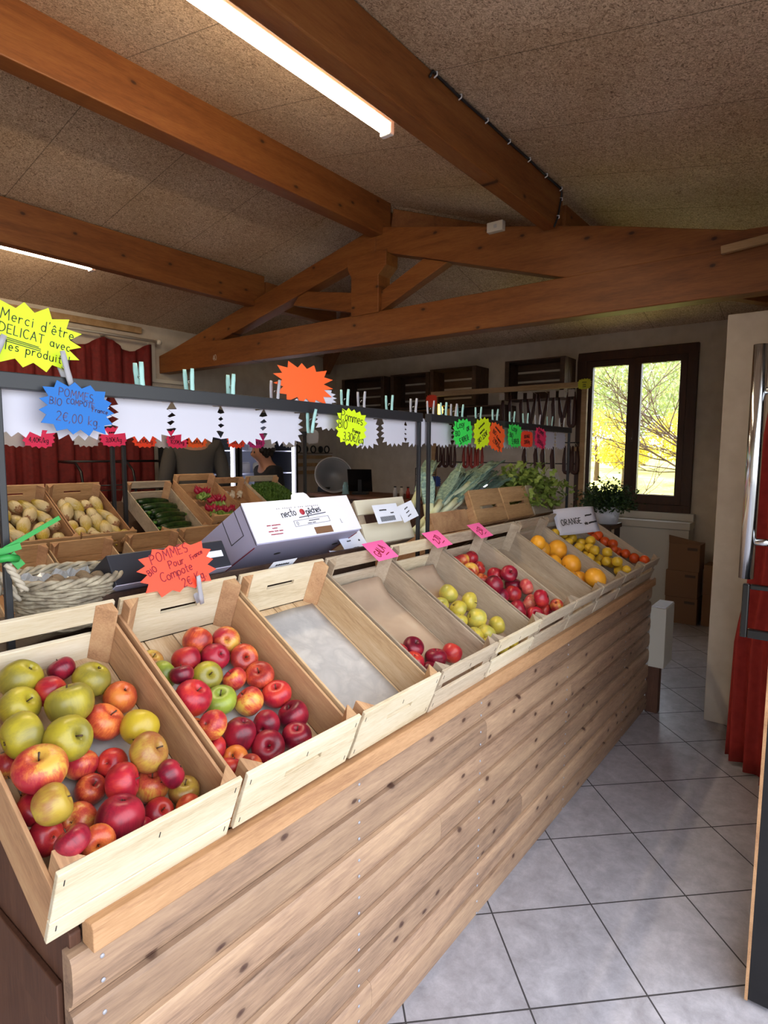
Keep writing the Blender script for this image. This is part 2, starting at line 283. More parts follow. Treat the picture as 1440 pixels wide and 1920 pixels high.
# hand lettering: strokes on a 0..w x 0..1 box
def arc(cx, cy, rx, ry, a0, a1, n=8): return [(cx+rx*cos(radians(a0+(a1-a0)*i/n)), cy+ry*sin(radians(a0+(a1-a0)*i/n))) for i in range(n+1)]
G = {
'A': (.6, [[(0, 0), (.3, 1), (.6, 0)], [(.12, .38), (.48, .38)]]), 'B': (.5, [[(0, 0), (0, 1)]+arc(.15, .76, .28, .24, 90, -90, 5)[0:]+[(.05, .52)]+arc(.18, .26, .32, .26, 90, -90, 6)+[(0, 0)]]),
'C': (.55, [arc(.32, .5, .32, .5, 50, 310, 10)]), 'D': (.58, [[(0, 0), (0, 1)]+arc(.15, .5, .42, .5, 90, -90, 8)+[(0, 0)]]),
'E': (.45, [[(.45, 1), (0, 1), (0, 0), (.45, 0)], [(0, .52), (.36, .52)]]), 'F': (.45, [[(.45, 1), (0, 1), (0, 0)], [(0, .52), (.36, .52)]]),
'G': (.6, [arc(.32, .5, .32, .5, 50, 340, 10)+[(.62, .45), (.35, .45)]]), 'H': (.55, [[(0, 0), (0, 1)], [(.55, 0), (.55, 1)], [(0, .5), (.55, .5)]]),
'I': (.1, [[(.05, 0), (.05, 1)]]), 'K': (.5, [[(0, 0), (0, 1)], [(.5, 1), (0, .45), (.5, 0)]]), 'L': (.42, [[(0, 1), (0, 0), (.42, 0)]]),
'M': (.7, [[(0, 0), (.08, 1), (.35, .35), (.62, 1), (.7, 0)]]), 'N': (.55, [[(0, 0), (0, 1), (.55, 0), (.55, 1)]]), 'O': (.62, [arc(.31, .5, .31, .5, 90, 450, 14)]),
'P': (.5, [[(0, 0), (0, 1)]+arc(.17, .74, .32, .26, 90, -90, 7)+[(0, .48)]]), 'R': (.5, [[(0, 0), (0, 1)]+arc(.15, .74, .3, .26, 90, -90, 7)+[(.05, .48), (.5, 0)]]),
'S': (.48, [arc(.25, .75, .22, .25, 50, 270, 7)+arc(.24, .25, .24, .25, 90, -140, 7)]), 'T': (.55, [[(0, 1), (.55, 1)], [(.28, 1), (.28, 0)]]),
'U': (.5, [[(0, 1), (0, .3)]+arc(.25, .28, .25, .28, 180, 360, 6)+[(.5, 1)]]), 'V': (.5, [[(0, 1), (.25, 0), (.5, 1)]]), 'X': (.5, [[(0, 0), (.5, 1)], [(0, 1), (.5, 0)]]), 'Z': (.5, [[(0, 1), (.5, 1), (0, 0), (.5, 0)]]),
'a': (.42, [arc(.2, .28, .2, .28, 60, 400, 10), [(.4, .56), (.4, .08), (.46, 0)]]), 'b': (.42, [[(0, 1), (0, .3)]+arc(.2, .28, .2, .28, 180, 540, 10)]), 'c': (.38, [arc(.22, .28, .2, .28, 50, 310, 8)]),
'd': (.42, [arc(.2, .28, .2, .28, 0, 360, 10), [(.4, 1), (.4, 0)]]), 'e': (.4, [[(.03, .28), (.38, .3)]+arc(.2, .28, .19, .28, 15, 310, 8)]), 'g': (.42, [arc(.2, .28, .2, .28, 0, 360, 10), [(.4, .56), (.4, -.2)]+arc(.2, -.2, .2, .18, 0, -150, 5)]),
'h': (.4, [[(0, 1), (0, 0)], [(0, .3)]+arc(.2, .36, .2, .2, 170, 0, 6)+[(.4, 0)]]), 'i': (.12, [[(.06, .56), (.06, 0)], [(.05, .74), (.07, .78)]]), 'k': (.38, [[(0, 1), (0, 0)], [(.35, .56), (0, .22), (.38, 0)]]),
'l': (.12, [[(.05, 1), (.05, 0)]]), 'm': (.62, [[(0, .56), (0, 0)], [(0, .36)]+arc(.15, .38, .15, .18, 180, 0, 5)+[(.3, 0)], [(.3, .36)]+arc(.46, .38, .16, .18, 180, 0, 5)+[(.62, 0)]]),
'n': (.38, [[(0, .56), (0, 0)], [(0, .34)]+arc(.18, .36, .18, .2, 180, 0, 6)+[(.36, 0)]]), 'o': (.42, [arc(.21, .28, .21, .28, 90, 450, 10)]), 'p': (.42, [[(0, .56), (0, -.4)], arc(.21, .28, .21, .28, 180, 540, 10)]),
'r': (.3, [[(0, .56), (0, 0)], [(0, .3)]+arc(.2, .34, .18, .2, 170, 60, 4)]), 's': (.34, [arc(.18, .42, .15, .14, 40, 260, 5)+arc(.17, .14, .17, .14, 90, -140, 6)]), 't': (.3, [[(.13, .9), (.13, .06), (.28, 0)], [(0, .58), (.3, .58)]]),
'u': (.4, [[(0, .56), (0, .2)]+arc(.2, .2, .2, .2, 180, 360, 6)+[(.4, .56), (.4, 0)]]), 'v': (.36, [[(0, .56), (.18, 0), (.36, .56)]]), 'x': (.36, [[(0, 0), (.36, .56)], [(0, .56), (.36, 0)]]), 'y': (.36, [[(0, .56), (.18, .05)], [(.36, .56), (.08, -.35)]]), 'z': (.36, [[(0, .56), (.36, .56), (0, 0), (.36, 0)]]),
'0': (.46, [arc(.23, .5, .23, .5, 90, 450, 12)]), '1': (.2, [[(0, .8), (.15, 1), (.15, 0)]]), '2': (.46, [arc(.22, .74, .22, .26, 160, -30, 7)+[(0, 0), (.46, 0)]]), '3': (.42, [arc(.2, .76, .2, .24, 140, -90, 7)+arc(.2, .27, .22, .27, 90, -150, 7)]),
'4': (.46, [[(.3, 0), (.34, 1), (0, .35), (.46, .35)]]), '5': (.42, [[(.4, 1), (.06, 1), (.03, .56)]+arc(.18, .3, .23, .3, 100, -140, 7)]), '6': (.42, [[(.34, 1), (.05, .4)]+arc(.21, .27, .2, .27, 170, 530, 10)]), '7': (.42, [[(0, 1), (.42, 1), (.12, 0)]]),
'8': (.42, [arc(.21, .75, .18, .25, 90, 450, 9), arc(.21, .25, .21, .25, 90, 450, 9)]), '9': (.42, [arc(.21, .73, .2, .27, 0, 360, 10), [(.41, .73), (.3, 0)]]), ',': (.12, [[(.08, .08), (.02, -.14)]]), '.': (.12, [[(.04, .0), (.07, .04)]]),
'!': (.12, [[(.06, 1), (.05, .3)], [(.05, .04), (.06, 0)]]), "'": (.1, [[(.06, 1), (.03, .82)]]), '/': (.34, [[(0, -.1), (.34, 1.05)]]), '-': (.3, [[(0, .4), (.3, .4)]]), ':': (.1, [[(.04, .5), (.05, .54)], [(.04, .05), (.05, .09)]]),
'€': (.5, [arc(.32, .5, .27, .48, 50, 310, 9), [(0, .6), (.42, .6)], [(0, .42), (.38, .42)]]), 'ê': (.4, [[(.03, .28), (.38, .3)]+arc(.2, .28, .19, .28, 15, 310, 8), [(.08, .72), (.2, .88), (.32, .72)]]), 'É': (.45, [[(.45, 1), (0, 1), (0, 0), (.45, 0)], [(0, .52), (.36, .52)], [(.2, 1.1), (.36, 1.25)]]), ' ': (.3, [])}
def lettering(lines, m_, parent, y, th=.006, jit=.0, name='lettering', rotfix=None, label=None):
    """lines: (text, x centre, z base, cap height, slant degrees[, spacing]) written on the face y of a card in its local xz plane, facing -y"""
    b = MB(); rnd = random.Random(3)
    def seg(p, q):
        p, q = Vector(p), Vector(q); d = q-p
        if d.length < 1e-6: return
        d.normalize(); nn = Vector((-d.y, d.x))*th/2; p = p-d*th*.3; q = q+d*th*.3
        P = [p-nn, q-nn, q+nn, p+nn]
        b.hexa([(v.x, y, v.y) for v in P]+[(v.x, y-.0006, v.y) for v in P], 0)
    for L in lines:
        if L[0] == '_': seg(L[1], L[2]); continue
        txt, cx, z0, h, ang = L[:5]; sp = L[5] if len(L) > 5 else .2
        W = sum(G[c][0]+sp for c in txt)*h; x = -W/2; ca, sa = cos(radians(ang)), sin(radians(ang))
        for c in txt:
            g = G[c]; jy = rnd.uniform(-.05, .05)*h
            for st in g[1]:
                pts = [(x+px*h, py*h+jy) for px, py in st]; pts = [(cx+px*ca-pz*sa, z0+px*sa+pz*ca) for px, pz in pts]
                for p, q in zip(pts, pts[1:]): seg(p, q)
            x += (g[0]+sp)*h
    o = b.build(name, m_, parent)
    if rotfix: o.matrix_local = rotfix
    if label: o['label'] = label
    return o
def star_poly(wd, ht, n=18, depth=.18, seed=1, sq=.55):
    r = random.Random(seed); P = []
    for i in range(n):
        for k in (0, 1):
            t = 2*pi*(i+k*.5)/n; c, s_ = cos(t), sin(t)
            rad = 1/(abs(c)**(2/sq)+abs(s_)**(2/sq))**(sq/2)
            f = 1 if k == 0 else 1-depth*r.uniform(.85, 1.1)
            if k == 0: f *= r.uniform(.95, 1.03)
            P.append((rad*c*f*wd/2, rad*s_*f*ht/2))
    return P
mat('plasticfilm', '#dfe6f0', .15, trans=.6, spec=.8); mat('boxwhite_shaded', '#b9b3cf', .7); mat('boxwhite', '#e9e8f6', .6); mat('celeryleaf', '#7d9140', .5); mat('neonyellow2', '#b8b820', .6); mat('white2', '#bdb9b2', .6)
G['~'] = (.42, [[(0, .15), (.08, .45), (.16, .12), (.25, .5), (.33, .15), (.42, .35)]])
# ================================================================== room
FZ = 0
b = MB(); b.box(-2.2, 6.4, -.3, 5.85, -.1, 0, 0); struct(b, 'floor', 'floortile')
def slab(name, pts, mx=None, th=.12):
    b = MB(); n = len(pts)
    b.add([tuple(p) for p in pts]+[(p[0], p[1], p[2]+th) for p in pts], [tuple(range(n)), tuple(range(2*n-1, n-1, -1))]+[(i, i+n, (i+1) % n+n, (i+1) % n) for i in range(n)], 0)
    return struct(b, name, 'woodwool')
YR, ZR, ZE = 2.82, 3.31, 2.763
slab('ceiling_left', [(-2.0, 5.85, ZE-.028), (6.4, 5.85, ZE-.028), (6.4, YR, ZR), (-2.0, YR, ZR)])
slab('ceiling_right', [(-2.0, YR, ZR), (6.4, YR, ZR), (6.4, -.3, ZE-.045), (-2.0, -.3, ZE-.045)])
o = slab('ceiling_hip', [(q, -x, 3.31-.235*(x-3.6)) for q, x in ((YR, 3.6), (-.06, 5.93), (-.3, 6.12), (-.3, 6.4), (5.85, 6.4), (5.85, 6.05), (5.7, 5.93))], th=.03)
o.rotation_euler = (0, 0, pi/2)   # local x runs across the room
b = MB(); b.box(-2.0, 6.4, 5.7, 5.85, 0, 2.9, 0); struct(b, 'wall_left', 'plaster')
WY0, WY1, WZ0, WZ1 = 1.18, 2.27, .935, 2.51
b = MB(); b.box(6.2, 6.45, -.3, WY0, 0, 2.9, 0); b.box(6.2, 6.45, WY1, 5.7, 0, 2.9, 0); b.box(6.2, 6.45, WY0, WY1, 0, WZ0, 0); b.box(6.2, 6.45, WY0, WY1, WZ1, 2.9, 0)
struct(b, 'wall_far', 'plaster')
b = MB(); b.box(1.98, 6.2, -.25, -.06, 0, 2.9, 0); b.box(-2.0, 1.98, -.25, -.06, 2.45, 2.9, 0); struct(b, 'wall_right', 'plaster')
b = MB(); b.box(-2.15, -2.0, -.3, 5.85, 0, 2.9, 0); b.prism([(-.3, 2.9), (5.85, 2.9), (YR, 3.5)], -2.15, -2.0, 0, plane='yz'); struct(b, 'wall_back', 'plaster')
b = MB(); b.box(3.67, 3.79, -.06, .565, 0, 2.23, 0); struct(b, 'wall_partition', 'plaster', bevel=.004)
# white recess trim by the end of the tie beam
b = MB(); b.box(3.38, 3.44, 5.66, 5.7, 2.2, 2.62, 0); b.box(3.44, 3.9, 5.66, 5.7, 2.2, 2.235, 0); struct(b, 'trim_1', 'offwhite', bevel=.003)
b = MB(); b.box(2.1, 3.3, 5.655, 5.7, 2.66, 2.72, 0); struct(b, 'trim_2', 'lath', bevel=.003)
# window
b = MB(); F = .075
for y0, y1, z0, z1 in ((WY0-.015, WY1+.015, WZ1-F, WZ1+.012), (WY0-.015, WY1+.015, WZ0-.012, WZ0+F), (WY0-.015, WY0+F, WZ0+F, WZ1-F), (WY1-F, WY1+.015, WZ0+F, WZ1-F)): b.box(6.16, 6.30, y0, y1, z0, z1)
win = struct(b, 'window_1', 'windowwood', bevel=.006)
ym = (WY0+WY1)/2
for y0, y1 in ((WY0+F, ym), (ym, WY1-F)):
    b = MB(); q = .062; z0, z1 = WZ0+F, WZ1-F
    b.box(6.175, 6.235, y0, y1, z1-q, z1); b.box(6.175, 6.235, y0, y1, z0, z0+.09); b.box(6.175, 6.235, y0, y0+q, z0+.09, z1-q); b.box(6.175, 6.235, y1-q, y1, z0+.09, z1-q)
    s_ = b.build('window_sash', 'windowwood', win, .005)
    b = MB(); b.box(6.203, 6.209, y0+q, y1-q, z0+.09, z1-q); b.build('window_pane', 'glass', s_)
b = MB(); b.box(6.15, 6.175, ym-.012, ym+.012, 1.62, 1.74); b.box(6.12, 6.16, ym-.01, ym+.01, 1.64, 1.66); b.build('window_handle', 'windowwood', win, .003, label='small dark window handle')
# outside
b = MB(); b.add([(6.5, -40, -.4), (60, -40, 2.2), (60, 60, 2.2), (6.5, 60, -.4)], [(0, 1, 2, 3)], 0); o = struct(b, 'ground_meadow', 'grass')
b = MB(); b.box(-40, 60, -40, -.3, -.2, -.03, 0); b.box(-40, -2.2, -.3, 40, -.2, -.03, 0); struct(b, 'ground_paving', 'paving')
def leafcloud(b, c, rx, ry, rz, n, s, rnd):
    for _ in range(n):
        while True:
            p = Vector((rnd.uniform(-1, 1), rnd.uniform(-1, 1), rnd.uniform(-1, 1)))
            if .35 < p.length < 1: break
        p = Vector((c[0]+p.x*rx, c[1]+p.y*ry, c[2]+p.z*rz)); e = Euler((rnd.uniform(0, 6), rnd.uniform(0, 6), rnd.uniform(0, 6))).to_matrix()
        q = [p+e @ Vector(v)*s*rnd.uniform(.6, 1.3) for v in ((-.5, 0, 0), (0, -.3, .06), (.5, 0, 0), (0, .3, .06))]
        b.add([tuple(v) for v in q], [(0, 1, 2, 3)])
rnd = random.Random(11)
TR = [(29, 8.0, 4.4, 2.6, 2.6, 'greytree'), (31, 11.2, 5.4, 2.9, 3.6, 'greytree'), (34, 5.4, 4.6, 3.0, 2.6, 'greytree'), (24, 8.0, 1.9, 1.5, 1.1, 'yellowtree'), (23, 4.7, 1.8, 1.3, .9, 'yellowtree'), (40, 15, 6.4, 3.6, 4.2, 'greytree'), (21.5, 6.2, 1.3, .9, .6, 'yellowtree'), (44, 9.5, 6.2, 3.4, 3.0, 'greytree')]
LT = ['grey-green leafy tree seen through middle of the window', 'tall grey-green tree behind left window sash', 'grey-green tree behind right window sash', 'low yellow bush behind left window sash', 'low yellow bush behind right window sash', 'farthest grey-green tree outside at left of window', 'smallest yellow bush on the meadow outside', 'grey-green tree top against the white sky outside']
for (x, y, z, rxy, rz, mm), lb in zip(TR, LT):
    t = thing('tree' if mm == 'greytree' else 'bush', lb, 'tree' if mm == 'greytree' else 'bush', (x, y, .3), group='trees and bushes outside the window')
    b = MB(); leafcloud(b, (0, 0, z-.3+.3), rxy, rxy, rz, 5000 if mm == 'greytree' else 2200, .21 if mm == 'greytree' else .13, rnd); b.build('foliage', mm, t)
    b = MB(); b.tube([(0, 0, -.3), (.05, 0, z*.5), (0, .1, z)], [.12, .09, .04]); b.build('trunk', 'stem', t)
# bare branches close to the window
t = thing('bare_tree', 'bare thin-branched tree just outside the right window sash', 'tree', (9.2, 1.35, -.3)); b = MB(); rnd = random.Random(5)
def branch(p, d, L, r, dep):
    pts = [Vector(p)]; d = Vector(d)
    for i in range(5): d = (d+Vector((rnd.uniform(-.2, .2), rnd.uniform(-.2, .2), rnd.uniform(-.12, .2)))).normalized(); pts.append(pts[-1]+d*L/5)
    b.tube(pts, [r*(1-.13*i) for i in range(6)], 5)
    if dep:
        for q in (2, 3, 4, 5):
            for _ in range(2): branch(pts[q], d+Vector((rnd.uniform(-.9, .9), rnd.uniform(-.9, .9), rnd.uniform(-.5, .7))), L*.55, r*.5, dep-1)
branch((0, 0, 0), (0, .1, 1), 1.6, .05, 0)
for z, dd in ((1.0, (-.1, 1, .05)), (1.3, (0, .9, .35)), (1.6, (.1, .8, .7)), (1.2, (.3, .5, .6)), (.8, (.1, 1, -.05))): branch((0, 0, z), dd, 1.5, .022, 2)
b.build('branches', 'stem', t)
# ================================================================== roof timbers
X0 = 3.5; XB = 3.62
t = thing('roof_truss', 'orange-brown timber roof truss crossing the room on a king post', 'roof truss', (X0, 2.83, 2.29))
def tb(name, quad, d0=0, d1=.12, mm='beam_y'):
    b = MB(); b.prism([(y-2.83, z-2.29) for y, z in quad], d0, d1, plane='yz'); return b.build(name, mm, t, .006)
tb('tie_beam', [(-.04, 2.29), (5.69, 2.295), (5.69, 2.47), (5.3, 2.545), (4.6, 2.52), (.0, 2.53)])
tb('rafter', [(2.83, 3.125), (5.69, 2.46), (5.69, 2.40), (4.75, 2.50), (2.83, 2.955)], .002, .118)
tb('rafter', [(2.83, 3.125), (2.83, 2.955), (1.35, 2.51), (.9, 2.50), (-.04, 2.42), (-.04, 2.58), (.5, 2.60), (1.2, 2.775)], .002, .118)
tb('king_post', [(2.79, 2.515), (3.055, 2.515), (3.055, 2.80), (3.09, 2.86), (3.09, 2.95), (2.72, 2.95), (2.72, 2.84), (2.79, 2.78)], -.012, .13)
tb('strut', [(3.055, 2.55), (3.055, 2.70), (3.62, 2.80), (3.72, 2.70)], .02, .10)
tb('strut', [(2.79, 2.53), (2.79, 2.67), (2.42, 2.83), (2.22, 2.77)], .02, .10)
o = lettering([('40', -1.92, .055, .05, 8, .1)], 'offwhite', t, -.001, .005, name='chalk_number', rotfix=Matrix.Rotation(-pi/2, 4, 'Z') @ Matrix.Identity(4)); o['label'] = 'pale chalk number on the tie beam'
def purlin(y0, y1, z0, z1, x0, x1, label):
    b = MB(); b.box(x0, x1, y0, y1, z0, z1); return tag(b.build('roof_beam', 'beam', None, .006), label, 'beam', 'long roof beams under the ceiling')
purlin(1.452, 1.54, 2.815, 3.045, -2.0, 3.57, 'nearest long brown roof beam with black cable and bright tube')
purlin(2.765, 2.875, 3.055, 3.31, -2.0, 3.6, 'middle long brown ridge beam above the king post')
purlin(4.18, 4.265, 2.76, 3.035, -2.0, 3.62, 'farthest long brown roof beam with short tube light')
def hipbeam(a, c, label):
    b = MB(); b.bar(a, c, .09, .22); return tag(b.build('hip_rafter', 'beam', None, .006), label, 'beam', 'hip rafters behind the truss')
hipbeam((3.66, 2.83, 3.17), (5.9, 5.6, 2.64), 'dark diagonal hip rafter running behind the truss to far left corner')
hipbeam((3.66, 2.81, 3.17), (5.9, .05, 2.64), 'dark diagonal hip rafter running behind the truss to far right corner')
for y, lb in ((1.5, 'short beam end continuing behind truss on right slope'), (4.22, 'short beam end continuing behind truss on left slope')):
    b = MB(); b.box(3.63, 4.55, y-.045, y+.045, 2.79 if y < 2 else 2.77, 2.99); tag(b.build('roof_beam', 'beam', None, .006), lb, 'beam')
b = MB(); b.bar((3.46, .58, 2.505), (3.46, -.05, 2.56), .03, .04); tag(b.build('wood_batten', 'lath', None, .003), 'pale wooden batten nailed on the right end of truss', 'batten')
b = MB(); b.box(3.46, 3.5, 1.79, 1.90, 2.87, 2.93); o = b.build('junction_box', 'offwhite', None, .004); tag(o, 'small pale junction box on top of the truss rafter', 'junction box')
b = MB(); b.box(-.004, 0, .03, .05, .02, .04); q = b.build('lid_screw', 'greycard', o); q.location = (3.46, 1.8, 2.87)
cab = [(2.13, 1.443, 3.005), (2.15, 1.443, 3.035), (2.36, 1.443, 3.03), (2.6, 1.443, 3.035), (2.83, 1.443, 3.033), (3.07, 1.443, 3.036), (3.29, 1.443, 3.033), (3.50, 1.443, 3.036), (3.525, 1.443, 3.02), (3.51, 1.443, 2.96), (3.478, 1.443, 2.867), (3.43, 1.443, 2.80)]
b = MB(); b.tube(cab, .006, 6); cb = tag(b.build('electric_cable', 'black'), 'black electric cable clipped along the nearest roof beam', 'cable')
for x, z in ((2.17, 3.033), (2.364, 3.033), (2.604, 3.036), (2.834, 3.034), (3.069, 3.036), (3.291, 3.034), (3.505, 3.036), (3.514, 2.978), (3.476, 2.867)):
    b = MB(); b.tube([(x, 1.449, z-.012), (x, 1.434, z-.006), (x, 1.434, z+.006), (x, 1.449, z+.01)], .0035, 5); b.build('cable_clip', 'white', cb)
def tube_light(x0, x1, y, z, label):
    t = thing('tube_light', label, 'ceiling light', (x0, y, z), group='tube lights on the roof beams'); L = x1-x0
    b = MB(); b.box(0, L, -.028, .028, .012, .055); b.build('housing', 'white', t, .006)
    b = MB(); b.tube([(.03, 0, 0), (L-.03, 0, 0)], .026, 12); b.build('light_tube', 'tube', t)
    for x in (0, L-.03): b = MB(); b.box(x, x+.03, -.03, .03, -.03, .05); b.build('end_cap', 'white', t, .006)
tube_light(.55, 2.15, 1.665, 2.875, 'long bright tube light beside the nearest roof beam')
tube_light(.75, 2.19, 4.36, 2.80, 'bright tube light on the farthest roof beam at left')
# ================================================================== crates
TL = radians(30.8); Y0, Z0 = .86, .786
def shear(mb):
    mb.v = [(x, y+.156*z, .988*z) for x, y, z in mb.v]; return mb
def crate(loc, label, group, style='slot', w=.312, L=.5, h=.142, hs=.104, ends='poplar', sides='poplar_y', posts='side_tan', base='poplar_y', tilt=TL, rz=0, sh=True, rstyle=None):
    style0 = style
    t = thing('wooden_crate', label, 'crate', loc, (0, 0, rz), group); t.rotation_mode = 'XYZ'
    t.matrix_basis = Matrix.Translation(loc) @ Matrix.Rotation(rz, 4, 'Z') @ Matrix.Rotation(tilt, 4, 'X')
    fz = shear if sh else (lambda m_: m_)
    b = MB()
    for i in range(4): x = .006+i*(w-.012)/4; b.box(x+.001, x+(w-.012)/4-.002, .006, L-.006, .002, .007)
    fz(b).build('base', base, t)
    for x in (.0, w-.0065):
        b = MB(); b.box(x, x+.0065, .008, L-.008, .006, hs); fz(b).build('side_panel', sides, t, .001)
    for y0, y1, fr in ((0, .009, 1), (L-.009, L, 0)):
        b = MB(); T1 = random.random(); style = rstyle if (rstyle and not fr) else style0
        if style == 'slot':
            a0, a1 = w*.34, w*.66; z0, z1 = h*.56, h*.66
            b.box(0, w, y0, y1, .012, z0, T1); b.box(0, a0, y0, y1, z0, z1, T1); b.box(a1, w, y0, y1, z0, z1, T1); b.box(0, w, y0, y1, z1, h, T1)
        elif style == 'midslot':
            z0, z1 = h*.44, h*.54; b.box(0, w, y0, y1, .006, z0); b.box(0, w*.2, y0, y1, z0, z1); b.box(w*.8, w, y0, y1, z0, z1); b.box(0, w, y0, y1, z1, h)
        elif style == 'seam': b.box(0, w, y0, y1, .004, h*.32); b.box(0, w, y0, y1, h*.345, h)
        else: b.box(0, w, y0, y1, .004, h*.48); b.box(0, w, y0, y1, h*.68, h)
        e = fz(b).build('end_panel', ends, t, .0015)
        if fr and rz == 0 and loc[1] < 1 and loc[0] < 1.7:
            for x in (.010, w*.5, w-.012):
                for z in ((.03, h*.86) if x < .1 or x > .2 else (h*.8,)):
                    q = MB(); q.box(x, x+.0014, y0-.0006, y0+.0002, z-.006, z+.005); fz(q).build('staple', 'blackmetal', e)
    for xx, sx in ((.0066, 1), (w-.0066, -1)):
        for yy, sy in ((.0092, 1), (L-.0092, -1)):
            b = MB(); P = [(xx, yy), (xx+sx*.036, yy), (xx+sx*.004, yy+sy*.03), (xx, yy+sy*.03)]; b.prism(P, .0072, h-.001, plane='xy'); fz(b).build('corner_post', posts, t, .001)
    return t
# counter
t = thing('display_counter', 'long fruit counter clad in horizontal knotty pine boards', 'counter', (.35, .85, 0))
def L3(mb, off=(.35, .85, 0)): mb.v = [(x-off[0], y-off[1], z-off[2]) for x, y, z in mb.v]; return mb
b = MB(); XL, XR = .352, 3.585; n = 8; hb = .75/n
rnd = random.Random(4)
for i in range(n):
    z0 = i*hb; z1 = z0+hb; cuts = {7: [], 6: [1.62], 5: [2.35], 4: [1.36], 3: [2.6], 2: [1.9], 1: [1.05], 0: [2.2]}[i]
    xs = [XL]+cuts+[XR]
    for xa, xb in zip(xs, xs[1:]):
        prof = [(.880, z0), (.866, z0+.0005), (.865, z0+.008), (.857, z0+.013), (.852, z0+.022), (.8495, z0+.038), (.8495, z1-.022), (.8515, z1-.010), (.856, z1-.003), (.865, z1-.0005), (.880, z1)]
        b.prism(prof, xa+.0004, xb-.0004, rnd.random(), plane='yz')
fp = L3(b).build('front_boards', 'plank', t)
b = MB(); b.tube([(0, .0005, 0), (0, -.0015, 0)], .0035, 8); SCM = b.mesh('screw'); SCM.materials.append(M['greyplastic'])
for i in range(n):
    for x in (XL+.045, 1.0, 1.58, 2.3, 3.1):
        for dz in (.03, .07):
            q = bpy.data.objects.new('screw', SCM); COL.objects.link(q); q.parent = fp; q.location = (x-.35, -.0005, i*hb+dz)
b = MB(); b.prism([(.832, .752), (.868, .752), (.868, .792), (.838, .796), (.832, .79)], .377, 3.585, .3, plane='yz'); L3(b).build('front_batten', 'batten', t, .002)
endp = [(.872, 0), (1.86, 0), (1.86, .845), (1.44, 1.035), (1.31, 1.035), (.872, .77)]
b = MB(); b.prism(endp, .360, .378, .4, plane='yz'); b.prism([(.90, 0), (1.86, 0), (1.86, .07), (.90, .07)], .350, .3595, .8, plane='yz'); b.prism([(.90, .6), (1.2, .6), (1.2, .68), (.90, .68)], .350, .3595, .1, plane='yz'); L3(b).build('end_panel', 'endwood', t, .002)
b = MB(); b.prism(endp, 3.562, 3.58, .4, plane='yz'); L3(b).build('end_panel', 'endwood', t, .002)
b = MB(); sl = math.tan(TL)
b.prism([(.872, .775), (.872, .752), (1.31, 1.012), (1.31, 1.035)], .38, 3.56, plane='yz'); b.prism([(1.311, 1.035), (1.311, 1.012), (1.44, 1.012), (1.44, 1.035)], .38, 3.56, plane='yz')
b.prism([(1.441, 1.033), (1.441, 1.01), (1.86, .822), (1.86, .845)], .38, 3.56, plane='yz'); L3(b).build('sloping_shelf', 'darkwood', t)
b = MB(); b.box(.40, 1.1, 1.442, 1.75, 1.03, 1.05); L3(b).build('flat_shelf', 'darkwood', t)
b = MB(); b.box(.66, 1.66, 1.335, 1.352, 1.036, 1.16); L3(b).build('ridge_board', 'darkwood', t)
b = MB(); b.box(.38, 3.56, 1.84, 1.86, 0, .82); L3(b).build('back_boards', 'darkwood', t)
CN = ['nearest crate', 'second crate', 'third crate', 'fourth crate', 'fifth crate', 'sixth crate', 'seventh crate', 'eighth crate', 'ninth crate', 'last crate']
CL = ['nearest sloping crate of mixed green and red apples', 'pale crate of red apples under the orange-red star sign', 'empty pale crate lined with grey paper', 'weathered crate with a few dark red apples at its low end', 'weathered crate of yellow apples along the front counter', 'crate of red apples between yellow apples and empty weathered crate', 'empty weathered grey crate beside the grapefruit crate', 'crate of large grapefruits on the front counter', 'crate of lemons between grapefruits and oranges', 'last crate of small oranges under the ORANGE paper']
ST = [('seam', 'poplar', 'side_tan'), ('slot', 'poplar', 'side_tan'), ('slot', 'poplar', 'poplar_y'), ('slats', 'weathered', 'weathered_y'), ('slats', 'poplar', 'weathered_y'), ('slats', 'weathered', 'weathered_y'), ('slats', 'weathered', 'weathered_y'), ('slats', 'weathered', 'weathered_y'), ('slats', 'weathered', 'weathered_y'), ('slats', 'weathered', 'weathered_y')]
crx = [.323+.324*k for k in range(10)]
for k in range(10):
    s_, e_, sd_ = ST[k]
    crate((crx[k], Y0, Z0), CL[k], 'crates on the front of the counter', s_, ends=e_, sides=sd_, posts='side_tan' if k < 3 else 'weathered_y', base='poplar_y' if k < 3 else 'weathered_y', rstyle='slats' if k == 0 else None)
RT = Matrix.Rotation(TL, 3, 'X')
def cw(k, x, l, n): return Vector((crx[k], Y0, Z0))+RT @ Vector((x, l, n))
# paper liners
def liner(k, l0, l1, m_, label, z=.0095, x0=.02, x1=.292, curl=.03):
    b = MB(); nx, ny = 10, 16; vs = []
    rn = random.Random(k)
    for j in range(ny+1):
        for i in range(nx+1):
            x = x0+(x1-x0)*i/nx; l = l0+(l1-l0)*j/ny
            zz = z+.0015*sin(x*40+l*13)+.001*rn.random()+(curl*max(0, (j-ny+3)/3)**2 if curl else 0); vs.append(tuple(cw(k, x, l+.156*zz, zz)))
    b.add(vs, [(j*(nx+1)+i, j*(nx+1)+i+1, (j+1)*(nx+1)+i+1, (j+1)*(nx+1)+i) for j in range(ny) for i in range(nx)], 0, True)
    o = b.build('paper_liner', m_); so_ = o.modifiers.new('th', 'SOLIDIFY'); so_.thickness = .0008; tag(o, label, 'paper', 'paper liners in the crates')
liner(2, .015, .47, 'paperliner', 'grey stained paper lying in the empty third crate', curl=.0)
liner(3, .015, .48, 'kraft', 'brown kraft paper lining crate with few dark red apples')
liner(4, .015, .47, 'kraft', 'brown kraft paper lining crate of yellow apples')
liner(0, .03, .33, 'paperliner', 'grey paper under the mixed apples of the nearest crate', x0=.05, x1=.26, curl=0)
